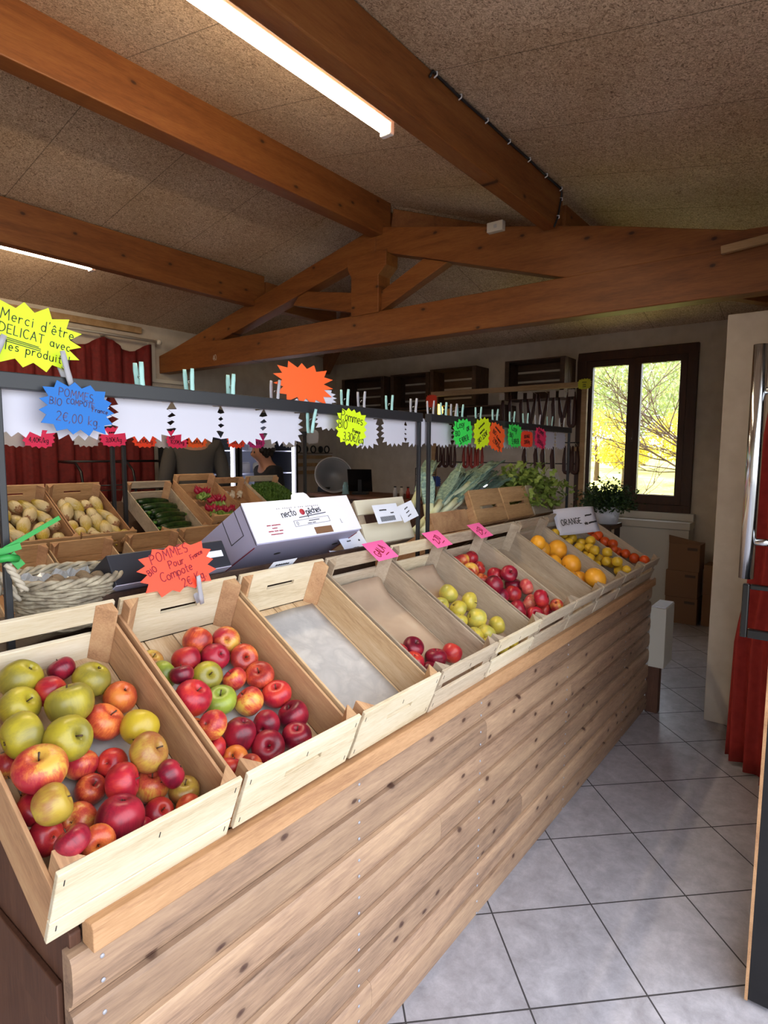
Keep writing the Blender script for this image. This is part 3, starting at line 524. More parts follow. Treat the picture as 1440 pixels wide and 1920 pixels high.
liner(1, .02, .36, 'paperliner', 'grey paper under red apples below orange-red sign', x0=.03, x1=.28, curl=0)
# ================================================================== fruit
def spl(P, n):
    out = []
    for i in range(len(P)-1):
        p0, p1, p2, p3 = P[max(i-1, 0)], P[i], P[i+1], P[min(i+2, len(P)-1)]
        for j in range(n):
            u = j/n; out.append(tuple(max(0, .5*(2*p1[c]+(p2[c]-p0[c])*u+(2*p0[c]-5*p1[c]+4*p2[c]-p3[c])*u*u+(-p0[c]+3*p1[c]-3*p2[c]+p3[c])*u**3)) if c == 0 else .5*(2*p1[c]+(p2[c]-p0[c])*u+(2*p0[c]-5*p1[c]+4*p2[c]-p3[c])*u*u+(-p0[c]+3*p1[c]-3*p2[c]+p3[c])*u**3) for c in (0, 1)))
    out.append(P[-1]); return out
AP = [(0, -.66), (.1, -.72), (.26, -.86), (.5, -.84), (.76, -.64), (.94, -.3), (1.0, .08), (.96, .42), (.78, .72), (.52, .86), (.3, .84), (.14, .70), (.05, .52), (0, .48)]
def appleshape(v):
    b = MB(); ph = v*1.7; a1 = [.02, .05, .035, .06][v]
    b.lathe([(r, z*[.92, .86, .97, .80][v]) for r, z in spl(AP, 2)], 28, wob=lambda t, z: 1+.018*cos(5*t+ph)*(.3-z)+a1*cos(t*2+ph)*.5+a1*.6*cos(t+ph*2)*z); return b.mesh('apple')
AM = [appleshape(v) for v in range(4)]
b = MB(); b.tube([(0, 0, .4), (.02, 0, .62), (.09, .02, .86)], [.035, .03, .045], 6); STEM = b.mesh('stem'); STEM.materials.append(M['stem'])
b = MB()
for i in range(5): b.add([(.0, 0, -.60), (.11*cos(i*1.256), .11*sin(i*1.256), -.70), (.05*cos(i*1.256+.5), .05*sin(i*1.256+.5), -.76)], [(0, 1, 2)])
CALX = b.mesh('calyx'); CALX.materials.append(M['stem'])
def roundshape(nm, P, bumpy=.0, nip=0):
    b = MB(); b.lathe(P, 24, wob=lambda t, z: 1+bumpy*cos(3*t)); return b.mesh(nm)
sph = lambda sz, n=12: [(sin(pi*i/n), -cos(pi*i/n)*sz) for i in range(n+1)]
GRAPE = roundshape('grapefruit', [(0, -.86)]+sph(.9)[1:-1]+[(0, .84)], .015)
LEMON = roundshape('lemon', spl([(0, -1.16), (.12, -1.1), (.3, -.95), (.7, -.68), (.93, -.3), (1, 0), (.94, .3), (.72, .66), (.34, .94), (.16, 1.08), (0, 1.12)], 2), .01)
ORAN = roundshape('orange', sph(.93), .01)
b = MB(); b.tube([(0, 0, .83), (0, 0, .87)], [.07, .04], 6); BUT = b.mesh('stem_button'); BUT.materials.append(M['leafdark'])
cache = {}
def fmesh(base, m_):
    k = (base.name, m_)
    if k not in cache: c = base.copy(); c.materials.clear(); c.materials.append(M[m_]); cache[k] = c
    return cache[k]
CW = {'Y': 'yellow-green', 'G': 'bright green', 'P': 'yellow', 'R': 'red', 'D': 'dark crimson', 'S': 'red-and-yellow striped', 'K': 'orange-red', 'O': 'small orange', 'W': 'brownish russet', 'B': 'brown-spotted yellow', 'A': 'pale pink-yellow'}
ORD = ['first', 'second', 'third', 'fourth', 'fifth', 'sixth', 'seventh', 'eighth', 'ninth', 'tenth', 'eleventh', 'twelfth', 'thirteenth', 'fourteenth', 'fifteenth', 'sixteenth', 'seventeenth', 'eighteenth', 'nineteenth', 'twentieth', '21st', '22nd', '23rd', '24th', '25th', '26th', '27th']
CD = {0: 'nearest crate', 1: 'crate below the orange-red sign', 3: 'paper-lined crate', 4: 'yellow apple crate', 5: 'red apple crate', 7: 'grapefruit crate', 8: 'lemon crate', 9: 'orange crate'}
FRUIT={
0:[(0.118,0.447,0.05,0.038,'Y'),(0.196,0.453,0.039,0.027,'D'),(0.232,0.4,0.05,0.038,'Y'),(0.15,0.395,0.055,0.028,'R'),(0.091,0.383,0.053,0.035,'Y'),(0.264,0.34,0.044,0.032,'O'),(0.207,0.292,0.049,0.037,'K'),(0.249,0.242,0.066,0.035,'B'),(0.037,0.284,0.038,0.026,'S'),(0.137,0.231,0.042,0.03,'S'),(0.186,0.21,0.039,0.027,'R'),(0.056,0.207,0.038,0.026,'O'),(0.134,0.179,0.038,0.026,'K'),(0.223,0.135,0.043,0.031,'S'),(0.239,0.116,0.09,0.026,'D'),(0.27,0.099,0.04,0.028,'W'),(0.037,0.172,0.065,0.026,'R'),(0.037,0.123,0.06,0.027,'R'),(0.091,0.132,0.043,0.031,'S'),(0.209,0.083,0.041,0.026,'R'),(0.074,0.079,0.058,0.031,'Y'),(0.076,0.056,0.106,0.026,'O'),(0.037,0.061,0.135,0.026,'D'),(0.248,0.057,0.056,0.026,'O'),(0.165,0.065,0.044,0.026,'D'),(0.156,0.334,0.079,0.042,'Y'),(0.058,0.292,0.093,0.038,'Y'),(0.11,0.247,0.107,0.038,'Y'),(0.222,0.17,0.093,0.035,'W'),(0.05,0.204,0.116,0.04,'S'),(0.041,0.138,0.118,0.031,'W'),(0.165,0.146,0.078,0.033,'R'),(0.13,0.085,0.089,0.038,'D')],
1:[(0.168,0.422,0.046,0.034,'K'),(0.236,0.399,0.047,0.035,'S'),(0.114,0.379,0.044,0.032,'R'),(0.246,0.334,0.046,0.034,'K'),(0.045,0.41,0.038,0.026,'W'),(0.043,0.357,0.046,0.032,'G'),(0.056,0.318,0.081,0.026,'D'),(0.19,0.289,0.04,0.028,'S'),(0.248,0.27,0.047,0.035,'K'),(0.18,0.217,0.045,0.033,'S'),(0.252,0.207,0.046,0.034,'R'),(0.037,0.211,0.038,0.026,'O'),(0.109,0.154,0.047,0.035,'D'),(0.178,0.15,0.043,0.031,'D'),(0.249,0.139,0.047,0.035,'D'),(0.042,0.153,0.039,0.027,'R'),(0.213,0.087,0.054,0.033,'D'),(0.072,0.112,0.038,0.026,'O'),(0.037,0.086,0.059,0.026,'R'),(0.045,0.054,0.094,0.026,'K'),(0.181,0.361,0.048,0.033,'D'),(0.131,0.319,0.046,0.034,'Y'),(0.049,0.259,0.072,0.039,'R'),(0.119,0.245,0.047,0.035,'G'),(0.04,0.176,0.087,0.029,'S'),(0.142,0.097,0.048,0.036,'D')],
3:[(0.07,0.138,0.044,0.032,'R'),(0.156,0.115,0.046,0.034,'D'),(0.24,0.108,0.043,0.031,'R'),(0.098,0.091,0.039,0.027,'D'),(0.037,0.178,0.056,0.026,'R'),(0.116,0.178,0.046,0.034,'D')],
4:[(0.176,0.317,0.047,0.035,'P'),(0.088,0.285,0.041,0.029,'P'),(0.236,0.256,0.047,0.035,'P'),(0.143,0.246,0.045,0.033,'P'),(0.087,0.2,0.042,0.03,'P'),(0.243,0.128,0.044,0.032,'P'),(0.146,0.114,0.047,0.035,'P'),(0.082,0.125,0.043,0.031,'P'),(0.084,0.073,0.053,0.026,'P'),(0.045,0.05,0.068,0.026,'P'),(0.16,0.045,0.038,0.026,'P'),(0.232,0.045,0.038,0.026,'P'),(0.173,0.181,0.048,0.036,'P')],
5:[(0.225,0.454,0.043,0.031,'R'),(0.155,0.455,0.042,0.03,'S'),(0.099,0.452,0.042,0.027,'S'),(0.122,0.39,0.046,0.033,'S'),(0.205,0.394,0.04,0.028,'R'),(0.133,0.335,0.039,0.027,'K'),(0.232,0.329,0.046,0.034,'R'),(0.228,0.283,0.092,0.035,'D'),(0.267,0.255,0.046,0.034,'D'),(0.111,0.226,0.046,0.034,'D'),(0.258,0.204,0.081,0.033,'A'),(0.114,0.147,0.048,0.036,'D'),(0.234,0.15,0.047,0.035,'A'),(0.215,0.119,0.103,0.036,'R'),(0.176,0.095,0.046,0.034,'R'),(0.27,0.094,0.044,0.032,'R'),(0.275,0.069,0.092,0.026,'S'),(0.067,0.37,0.053,0.026,'K'),(0.072,0.261,0.088,0.037,'D'),(0.203,0.219,0.047,0.035,'R')],
7:[(0.115,0.377,0.06,0.048,'F'),(0.253,0.346,0.062,0.05,'F'),(0.107,0.29,0.05,0.038,'F'),(0.072,0.172,0.05,0.038,'F'),(0.14,0.154,0.05,0.038,'F'),(0.257,0.116,0.057,0.045,'F'),(0.095,0.083,0.05,0.038,'F'),(0.048,0.387,0.103,0.038,'F'),(0.195,0.237,0.062,0.05,'F'),(0.063,0.086,0.125,0.05,'F')],
8:[(0.138,0.46,0.037,0.025,'L'),(0.266,0.455,0.042,0.03,'L'),(0.223,0.458,0.075,0.027,'L'),(0.087,0.457,0.048,0.028,'L'),(0.271,0.4,0.048,0.03,'L'),(0.271,0.345,0.056,0.03,'L'),(0.264,0.309,0.098,0.03,'L'),(0.207,0.389,0.04,0.028,'L'),(0.132,0.295,0.037,0.025,'L'),(0.22,0.284,0.074,0.029,'L'),(0.271,0.288,0.042,0.03,'L'),(0.271,0.216,0.042,0.03,'L'),(0.272,0.206,0.097,0.03,'L'),(0.271,0.163,0.06,0.03,'L'),(0.271,0.107,0.06,0.03,'L'),(0.218,0.095,0.069,0.03,'L'),(0.169,0.196,0.039,0.027,'L'),(0.189,0.273,0.037,0.025,'L'),(0.19,0.064,0.104,0.026,'L'),(0.055,0.436,0.083,0.028,'L'),(0.186,0.428,0.065,0.026,'L'),(0.178,0.32,0.06,0.03,'L'),(0.183,0.247,0.093,0.03,'L'),(0.137,0.233,0.057,0.03,'L'),(0.213,0.171,0.072,0.03,'L'),(0.19,0.125,0.111,0.03,'L')],
9:[(0.164,0.415,0.039,0.027,'N'),(0.254,0.413,0.042,0.03,'N'),(0.271,0.36,0.051,0.03,'N'),(0.215,0.359,0.039,0.027,'N'),(0.256,0.307,0.048,0.03,'N'),(0.238,0.261,0.07,0.028,'N'),(0.274,0.221,0.039,0.027,'N'),(0.258,0.177,0.06,0.027,'N'),(0.271,0.126,0.063,0.03,'N'),(0.272,0.076,0.087,0.029,'N'),(0.188,0.232,0.06,0.027,'N')],
}

rnd = random.Random(21)
for k, L in FRUIT.items():
    per = {}
    for f_ in sorted(L, key=lambda q: -q[1]):
        x, l, n, r, ty = f_; per.setdefault(ty, []).append(f_)
    for ty, fs in per.items():
        for i, (x, l, n, r, _) in enumerate(fs):
            if ty in 'FLN':
                base, nm, m_, cat = {'F': (GRAPE, 'grapefruit', 'cit_F', 'grapefruit'), 'L': (LEMON, 'lemon', 'cit_L', 'lemon'), 'N': (ORAN, 'orange', 'cit_N', 'orange')}[ty]
                o = bpy.data.objects.new(nm, fmesh(base, m_)); s_ = r*(.9 if ty == 'L' else 1); o.scale = (s_,)*3
                o.rotation_euler = (rnd.uniform(0, 6.3), rnd.uniform(0, 6.3), rnd.uniform(0, 6.3))
            else:
                nm = 'apple'; cat = 'apple'
                o = bpy.data.objects.new('apple', fmesh(AM[rnd.randrange(4)], 'app_'+ty)); o.scale = (r*rnd.uniform(.97, 1.03), r, r)
                # most show stem or eye towards the viewer side, tilted at random
                o.rotation_euler = (rnd.choice((0, 0, pi))+rnd.gauss(.5, .75), rnd.gauss(0, .6), rnd.uniform(-1.2, 1.2))
            COL.objects.link(o); o.location = cw(k, x, l, n)
            where = f'{ORD[i]} of its kind from the high end' if len(fs) > 1 else 'the only one of its colour'
            if ty in 'FLN': lb = f'{ {"F":"large yellow-orange grapefruit","L":"yellow lemon","N":"small bright orange"}[ty]} in its crate, {ORD[i]} from the high end'
            else: lb = f'{CW[ty]} apple in {CD[k]}, {where}'.replace('of its kind from the high end', 'such from high end' if k in (1, 3) else 'of its kind from the high end').replace('such from high end', 'of its colour downward')
            tag(o, lb, cat, {'F': 'grapefruits in their crate', 'L': 'lemons in their crate', 'N': 'oranges in the last crate'}.get(ty, 'apples in the '+CD[k]))
            if ty not in 'FLN':
                s_ = bpy.data.objects.new('stem', STEM); COL.objects.link(s_); s_.parent = o
                c_ = bpy.data.objects.new('calyx', CALX); COL.objects.link(c_); c_.parent = o
            elif ty != 'L': s_ = bpy.data.objects.new('stem_button', BUT); COL.objects.link(s_); s_.parent = o
# ================================================================== sign frames
def frame(x0, x1, y, z0, z1, label, px=(.014, .014), zb=1.0):
    t = thing('sign_frame', label, 'sign frame', (x0, y, zb), group='black metal sign frames')
    b = MB(); b.box(0, x1-x0, -.015, .015, z0-zb, z1-zb); b.build('rail', 'black', t, .002)
    for xx in (0, x1-x0-px[0]): b = MB(); b.box(xx, xx+px[0], -px[0]/2, px[0]/2, 0.0, z0-zb-.0003); b.build('post', 'black', t, .002)
    return t
frame(.476, 1.999, 1.38, 1.617, 1.651, 'nearest black frame with white star cards above the counter', zb=1.033)
frame(2.056, 3.62, 1.38, 1.620, 1.652, 'black frame with coloured star cards over the far half of counter', zb=1.033)
frame(.42, 1.868, 3.56, 1.63, 1.662, 'back black frame at left above the chicory crates', zb=.95, px=(.022, .022))
frame(1.918, 3.5, 3.56, 1.63, 1.662, 'back black frame above zucchini and radish crates', zb=.95, px=(.022, .022))
nst = [0]
def star(cx, cz, wd, ht, y, m_, label, n=18, depth=.17, rot=0, lines=None, ink='ink', th=.004, group=None, yaw=0, pitch=0, cat='price sign', name='star_card', sq=.55):
    nst[0] += 1; b = MB(); b.prism(star_poly(wd, ht, n, depth, nst[0], sq), -.0005, .0005, 0)
    o = b.build(name, m_); o.location = (cx, y, cz); o.rotation_euler = (radians(pitch), radians(rot), radians(yaw))
    tag(o, label, cat, group)
    if lines: lettering(lines, ink, o, -.0008, th)
    return o
WH = 'white star cards behind the rails'
for i, (cx, w_, h_, dz) in enumerate(((.525, .165, .118, 0), (.652, .16, .12, -.002), (.815, .172, .12, 0), (.968, .172, .12, 0), (1.122, .172, .125, 0), (1.280, .172, .125, 0), (1.497, .165, .09, .018), (1.676, .172, .13, -.002), (1.856, .172, .12, 0), (1.995, .16, .12, 0), (2.085, .15, .12, .004), (2.204, .17, .12, 0), (2.36, .17, .12, 0), (2.50, .17, .12, -.002), (2.66, .17, .118, 0), (2.83, .17, .12, -.002), (3.03, .17, .12, 0), (3.19, .17, .12, 0), (3.36, .17, .12, 0), (3.53, .17, .12, 0))):
    lb = ['blank white star card at far left end of front rail', 'white star card tucked behind the blue compote sign', 'blank white star card just right of blue sign', 'second blank white star card right of blue sign', 'third blank white star card right of blue sign', 'fourth blank white star card right of blue sign', 'white star card below the blank orange star', 'white star card behind the yellow apple price sign', 'white star card right of the yellow apple price sign', 'white star card at right end of nearest frame', 'white star card in gap between the two frames', 'first white star card on second frame', 'white star card behind left green sign', 'white star card between green and yellow signs', 'white star card behind the small orange sign', 'white star card behind right green sign', 'white star card between red and pink signs', 'white star card behind the pink sign', 'blank white star card right of pink sign', 'last blank white star card at frame end'][i]
    star(cx, 1.575+dz-(h_-.12)/2, w_, h_, 1.399+.0012*(i % 3), 'whitecard', lb, 18, .24, rnd.uniform(-2, 2), group=WH)
YF = 1.352
star(.547, 1.728, .222, .138, 1.372, 'neonyellow', 'large neon yellow star sign asking to be gentle with produce', 15, .26, 4, [('Merci d\'être', .019, .0185, .022, -6, .22), ('DELICAT avec', .014, -.008, .0185, -6, .22), ('_', (-.064, -.0085), (.018, -.018)), ('_', (-.062, -.0125), (.022, -.0215)), ('_', (-.060, -.0165), (.022, -.0255)), ('les produits!', .020, -.040, .0185, -5, .24)], th=.0016, cat='sign', sq=.7)
star(.631, 1.583, .16, .112, YF, 'blue', 'blue star price sign for organic compote apples', 15, .2, 4, [('POMMES', -.003, .022, .0165, -4), ('COMPOTE', .006, .007, .0115, -4), ('BIO', -.046, .003, .015, -4), ('France', .050, -.003, .0105, -3), ('2€,00 kg.', .004, -.032, .0195, -3)], 'brownink', .0014, group='coloured price signs on the front rail')
star(1.345, 1.706, .258, .128, 1.372, 'neonorange', 'blank orange star card standing up above the rail', 15, .3, 2, cat='sign')
star(1.365, 1.672, .20, .06, 1.377, 'whitecard', 'white star card mostly hidden behind the blank orange star', 15, .2, 0, cat='sign').location.x = 1.40
star(1.549, 1.577, .16, .128, YF, 'neonyellow', 'yellow star price sign for organic apples', 17, .18, 5, [('Pommes', .0, .018, .032, -3, .12), ('BIO', -.045, -.008, .028, -3, .15), ('France', .025, -.017, .012, -3), ('3,30€/kg', .012, -.048, .027, -2, .12)], th=.0024, group='coloured price signs on the front rail')
GC = 'coloured price signs on the front rail'
star(2.292, 1.582, .168, .122, YF, 'neongreen', 'left green star price sign on the second frame', 16, .17, -4, [('Cosy', -.02, .022, .032, 6, .12), ('BIO', -.045, -.012, .022, 4), ('OR', .045, .008, .018, 20), ('5,90€/k', .01, -.04, .024, 12, .12)], th=.003, group=GC)
star(2.465, 1.585, .172, .142, YF-.001, 'neonyellow', 'tilted yellow star price sign on the second frame', 16, .17, -14, [('~~~~~', .0, .030, .02, 14), ('~~~~', 0, .004, .02, 14), ('BIO 3,50€', 0, -.028, .022, 14, .1)], th=.003, group=GC)
star(2.605, 1.570, .172, .138, YF-.002, 'neonorange', 'tilted orange star price sign between yellow and green ones', 16, .17, 14, [('~~~~~', 0, .03, .02, -14), ('BIO', -.03, .006, .02, -14), ('France', .02, -.012, .015, -14), ('2,90€/kg', .005, -.04, .022, -14, .1)], th=.003, group=GC)
star(2.804, 1.582, .168, .122, YF, 'neongreen', 'right green star price sign on the second frame', 16, .17, 2, [('Cosy', -.01, .022, .03, -8, .12), ('BIO', -.04, -.01, .022, -4), ('5,90€/k', .01, -.04, .024, 4, .12)], th=.003, group=GC)
star(2.945, 1.568, .15, .085, YF-.001, 'neonred', 'small red price card between green and pink signs', 16, .06, 0, [('ORANGE', 0, .006, .016, 4), ('2,80€/kg', 0, -.022, .018, 4, .1)], th=.0025, group=GC, sq=.4)
star(3.121, 1.577, .16, .118, YF, 'neonpink', 'pink star price sign on the second frame', 16, .17, 8, [('POMME', 0, .022, .02, -8), ('BIO', -.03, -.004, .02, -8), ('3,00€/kg', .0, -.034, .022, -8, .1)], th=.0028, group=GC)
GB = 'star price cards on the back rail'
for cx, cz, m_, lb, lines in ((1.338, 1.572, 'greycard', 'greyish star card at left end of back rail', None), (1.432, 1.568, 'neonpink', 'pink star price card reading per kilo near left post', [('~~~', .0, .02, .022, 0), ('4,40€/kg', .0, -.03, .026, 0, .1)]), (1.716, 1.577, 'greycard', 'greyish star card below the blue compote sign', None), (1.856, 1.578, 'neonpink', 'pink star price card above the back double posts', [('~~~~', .0, .02, .022, 0), ('3,00€/kg', .0, -.03, .026, 0, .1)]), (2.059, 1.575, 'neonred', 'orange-red star price card right of back double posts', [('23,90€/kg', .0, -.03, .025, 0, .1)]), (2.221, 1.575, 'greycard', 'greyish star card between orange-red and pink cards', None), (2.292, 1.573, 'neonpink', 'pink star price card left of the orange one at back', [('BIO', -.04, .0, .022, 0), ('10,20€/kg', .0, -.03, .024, 0, .1)]), (2.440, 1.577, 'neonorange', 'orange star price card above the person in grey', [('4,30€/kg', .0, -.03, .026, 0, .1)]), (2.776, 1.580, 'neonred', 'red star price card left of magenta one at back', [('9,00€/kg', .0, -.03, .026, 0, .1)]), (2.963, 1.580, 'magenta', 'magenta star price card on the back rail', [('3,50€/kg', .0, -.03, .026, 0, .1)]), (3.114, 1.582, 'greycard', 'greyish star card above the dark-haired person', None), (3.345, 1.590, 'greycard', 'greyish star card near right end of back rail', None)):
    star(cx, cz, .172, .125, 3.535 if m_ != 'greycard' else 3.585, m_, lb, 16, .16, rnd.uniform(-3, 3), lines, th=.003, group=GB)
star(3.60, 1.625, .17, .13, 3.585, 'greycard', 'greyish star card beside the end of the back rail', 16, .16, 0, group=GB)
# loose signs farther back
star(0, 0, .16, .13, 0, 'darkblue', 'dark blue star card on left post of the sausage stand', 16, .2, 0, yaw=-90, cat='sign').location = (5.52, 3.60, 1.185)
star(0, 0, .19, .13, 0, 'neonpink', 'pink star card low behind the double posts', 16, .2, 0, yaw=-90, cat='sign').location = (5.52, 3.66, .94)
# clothespins
b = MB(); b.tube([(0, 0, -.038), (0, .001, -.02), (0, .0015, 0), (0, .001, .02), (0, 0, .038)], [.0062, .0072, .0064, .0068, .0055], 8, sq=.5)
def pinmesh(m_):
    me = b.mesh('pin_half'); me.materials.append(M[m_]); return me
PM = {m_: pinmesh(m_) for m_ in ('aqua', 'greyplastic')}
b2 = MB(); b2.tube([(cos(i*.8)*.0036, -.004+i*.0012, sin(i*.8)*.0036) for i in range(9)], .0009, 5); SPR = b2.mesh('spring'); SPR.materials.append(M['steel'])
def pin(x, y, z, m_, label, tilt=0, ay=6, sc=1.0, group='clothespins on the front rail', yaw=0):
    t = thing('clothespin', label, 'clothespin', (x, y, z), (0, radians(tilt), radians(yaw)), group); t.scale = (sc,)*3
    for s_, dx in ((-1, -.003), (1, .003)):
        h = bpy.data.objects.new('pin_half', PM[m_]); COL.objects.link(h); h.parent = t; h.location = (0, s_*.0075/sc*1.0+s_*.006, 0); h.rotation_euler = (radians(-ay*s_), 0, 0)
    h = bpy.data.objects.new('spring', SPR); COL.objects.link(h); h.parent = t; h.location = (0, 0, .004)
    return t
PN = [(.139, None)]
pins = [(.795, 'aqua'), (.934, 'aqua'), (1.067, 'aqua'), (1.23, 'greyplastic'), (1.545, 'aqua'), (1.633, 'greyplastic'), (1.795, 'aqua'), (1.952, 'greyplastic'), (2.075, 'greyplastic'), (2.175, 'aqua'), (2.255, 'greyplastic'), (2.31, 'aqua'), (2.475, 'aqua'), (2.64, 'aqua'), (2.825, 'aqua'), (2.985, 'aqua'), (3.14, 'greyplastic'), (3.31, 'aqua'), (3.49, 'greyplastic')]
PL = ['aqua clothespin on rail, first one right of blue sign', 'aqua clothespin on rail, second one right of blue sign', 'aqua clothespin on rail, third one right of blue sign', 'grey clothespin beside the blank orange star', 'aqua clothespin above the yellow apple price sign', 'grey clothespin just right of yellow apple price sign', 'lone aqua clothespin near right end of nearest rail', 'grey clothespin at the very end of nearest rail', 'grey clothespin at the start of second rail', 'first aqua clothespin on second rail', 'grey clothespin between two aqua ones on second rail', 'aqua clothespin above the left green sign', 'aqua clothespin above the tilted yellow sign', 'aqua clothespin above the tilted small orange sign', 'aqua clothespin above the right green sign', 'aqua clothespin above the small red card', 'grey clothespin above the pink star sign', 'last aqua clothespin on second rail', 'grey clothespin at far end of second rail']
for (x, m_), lb in zip(pins, PL): pin(x, 1.38, 1.668, m_, lb, rnd.uniform(-4, 4), 4, yaw=rnd.uniform(-10, 10))
pin(.612, 1.366, 1.668, 'greyplastic', 'grey clothespin holding right side of large yellow sign', -16, 8)
pin(.478, 1.366, 1.685, 'greyplastic', 'grey clothespin holding left side of large yellow sign', 20, 8)
pin(1.363, 1.362, 1.590, 'aqua', 'aqua clothespin hanging below the blank orange star', 6, 8)
# ================================================================== orange-red sign and pink cards on the crates
star(.792, 1.219, .200, .116, 1.233, 'neonred', 'orange-red star sign for compote apples clipped on second crate', 15, .2, -4, [('POMMES', -.012, .027, .0215, 7, .22), ('Pour', .0, .005, .018, 7, .2), ('Compote', -.004, -.019, .0215, 9, .14), ('BIO', -.062, .0, .014, 24, .2), ('France', .056, .016, .0115, 18, .15), ('2€ Kg.', .038, -.043, .02, 10, .2)], 'redink', .0022, cat='price sign', pitch=-14)
pin(.838, 1.228, 1.160, 'greyplastic', 'grey clothespin gripping the orange-red sign to crate', -14, 10, group='')
for cx, lb, txt in ((1.545, 'pink paper tag between fourth and fifth crates', 'GALA'), (1.893, 'pink paper tag between fifth and sixth crates', '2,70'), (2.225, 'pink paper tag at rear of the red apple crate', '2,50')):
    b = MB(); b.add([(-.06, 0, 0), (.06, 0, 0), (.06, .085, 0), (-.06, .085, 0), (-.06, .0, .0006), (.06, .0, .0006), (.06, .085, .0006), (-.06, .085, .0006)], [(3, 2, 1, 0), (4, 5, 6, 7), (0, 1, 5, 4), (1, 2, 6, 5), (2, 3, 7, 6), (3, 0, 4, 7)], 0)
    o = b.build('paper_tag', 'pinkcard'); o.location = (cx, 1.185, 1.142); o.rotation_euler = (radians(36), 0, radians(4))
    tag(o, lb, 'price tag', 'pink price tags on the crates')
    q = lettering([(txt, 0, .03, .028, 25, .15), ('_', (.005, .018), (.03, .026))], 'redink', o, 0, .003); q.rotation_euler = (-pi/2, 0, 0); q.location = (0, 0, .0012)
# ORANGE paper
b = MB(); vs = []
for j in range(7):
    for i in range(9): u = i/8; v = j/6; vs.append((-.16+.32*u, -.0+.006*sin(u*5+v*2)-.02*(v*v), .16*v))
b.add(vs, [(j*9+i, j*9+i+1, (j+1)*9+i+1, (j+1)*9+i) for j in range(6) for i in range(8)], 0, True)
o = b.build('paper_sign', 'whitecard'); o.location = (3.142, 1.122, 1.068); o.scale = (.78, 1, .90); o.rotation_euler = (radians(-30), radians(-3), radians(-36)); so_ = o.modifiers.new('th', 'SOLIDIFY'); so_.thickness = .0008
tag(o, 'white paper sign reading ORANGE over the last crates', 'sign')
lettering([('ORANGE', -.06, .05, .036, 2, .2), ('~~~~~', .085, .095, .018, 4), ('via ~~~~~~', .085, .045, .02, 6, .12)], 'ink', o, -.031, .0045)
# ================================================================== things on the ridge of the counter
def weave_basket(loc, rx, ry, h, label):
    t = thing('wicker_basket', label, 'basket', loc); rn = random.Random(2)
    b = MB()
    for r_ in range(12):
        z = .006+r_*h/12.5; s_ = .80+.2*r_/11
        for ph in (0, 1):
            pts = [((rx*s_+.003*sin(i*1.7+ph*pi+r_*2))*cos(2*pi*i/40), (ry*s_+.003*sin(i*1.7+ph*pi+r_*2))*sin(2*pi*i/40), z+.004*sin(i*.85+ph*pi+r_)+rn.uniform(-.001, .001)) for i in range(41)]
            b.tube(pts, .0044, 6, caps=False)
    b.build('woven_body', 'wicker', t)
    b = MB()
    for k in range(3):
        pts = [((rx+.006+.006*cos(i*.9+k*2.1))*cos(2*pi*i/60), (ry+.006+.006*cos(i*.9+k*2.1))*sin(2*pi*i/60), h+.004+.007*sin(i*.9+k*2.1)) for i in range(61)]
        b.tube(pts, .0055, 6, caps=False)
    b.build('rim', 'wicker', t)
    for sx in (1, -1):
        b = MB()
        for k in range(2):
            pts = []
            for i in range(25):
                a_ = pi*i/24; pts.append((sx*(rx+.004+.018*sin(a_))+.004*cos(i*.9+k*pi), .045*cos(a_)+.004*sin(i*.9+k*pi), h*.75+.055*sin(a_)))
            b.tube(pts, .0052, 7)
        b.build('rope_handle', 'rope', t)
    b = MB(); b.lathe([(0, .006), (.8, .006), (.8, .012), (0, .012)], 24, mx=Matrix.Diagonal((rx, ry, 1, 1))); b.build('bottom', 'wicker', t)
    return t
weave_basket((.628, 1.44, 1.088), .118, .112, .108, 'oval grey wicker basket with rope handles behind nearest crate')
b = MB(); vs = []; rn = random.Random(9)
for j in range(9):
    for i in range(15):
        u, v = i/14, j/8; vs.append((-.085+.17*u, .0+.075*v-.01, .045+.045*v+.006*sin(i*2.3+j)+.008*rn.random()))
b.add(vs, [(j*15+i, j*15+i+1, (j+1)*15+i+1, (j+1)*15+i) for j in range(8) for i in range(14)], 0)
o = b.build('plastic_wrap', 'plasticfilm'); o.location = (.625, 1.45, 1.105); tag(o, 'crumpled clear plastic film inside the wicker basket', 'plastic wrap')
for i, (x, y) in enumerate(((.575, 1.36), (.612, 1.35), (.645, 1.355), (.68, 1.37), (.595, 1.39), (.655, 1.39))):
    b = MB(); b.lathe([(r, z) for r, z in spl([(0, -.9), (.6, -.75), (1, 0), (.7, .7), (.2, 1.0), (0, 1.05)], 2)], 14, wob=lambda t_, z_: 1+.06*sin(3*t_+i)); o = b.build('walnut', 'ginger'); o.scale = (.020, .020, .020); o.location = (x, y+.025, 1.19); o.rotation_euler = (i, i*2, 0)
    tag(o, f'brown walnut in the wicker basket, {ORD[i]} from the left' if i < 4 else f'brown walnut in the back of the basket, {"left" if i == 4 else "right"} one', 'walnut', 'walnuts in the wicker basket')
    q = MB(); q.lathe([(0, .95), (.12, 1.0), (0, 1.15)], 6); q.build('tip', 'stem', o)
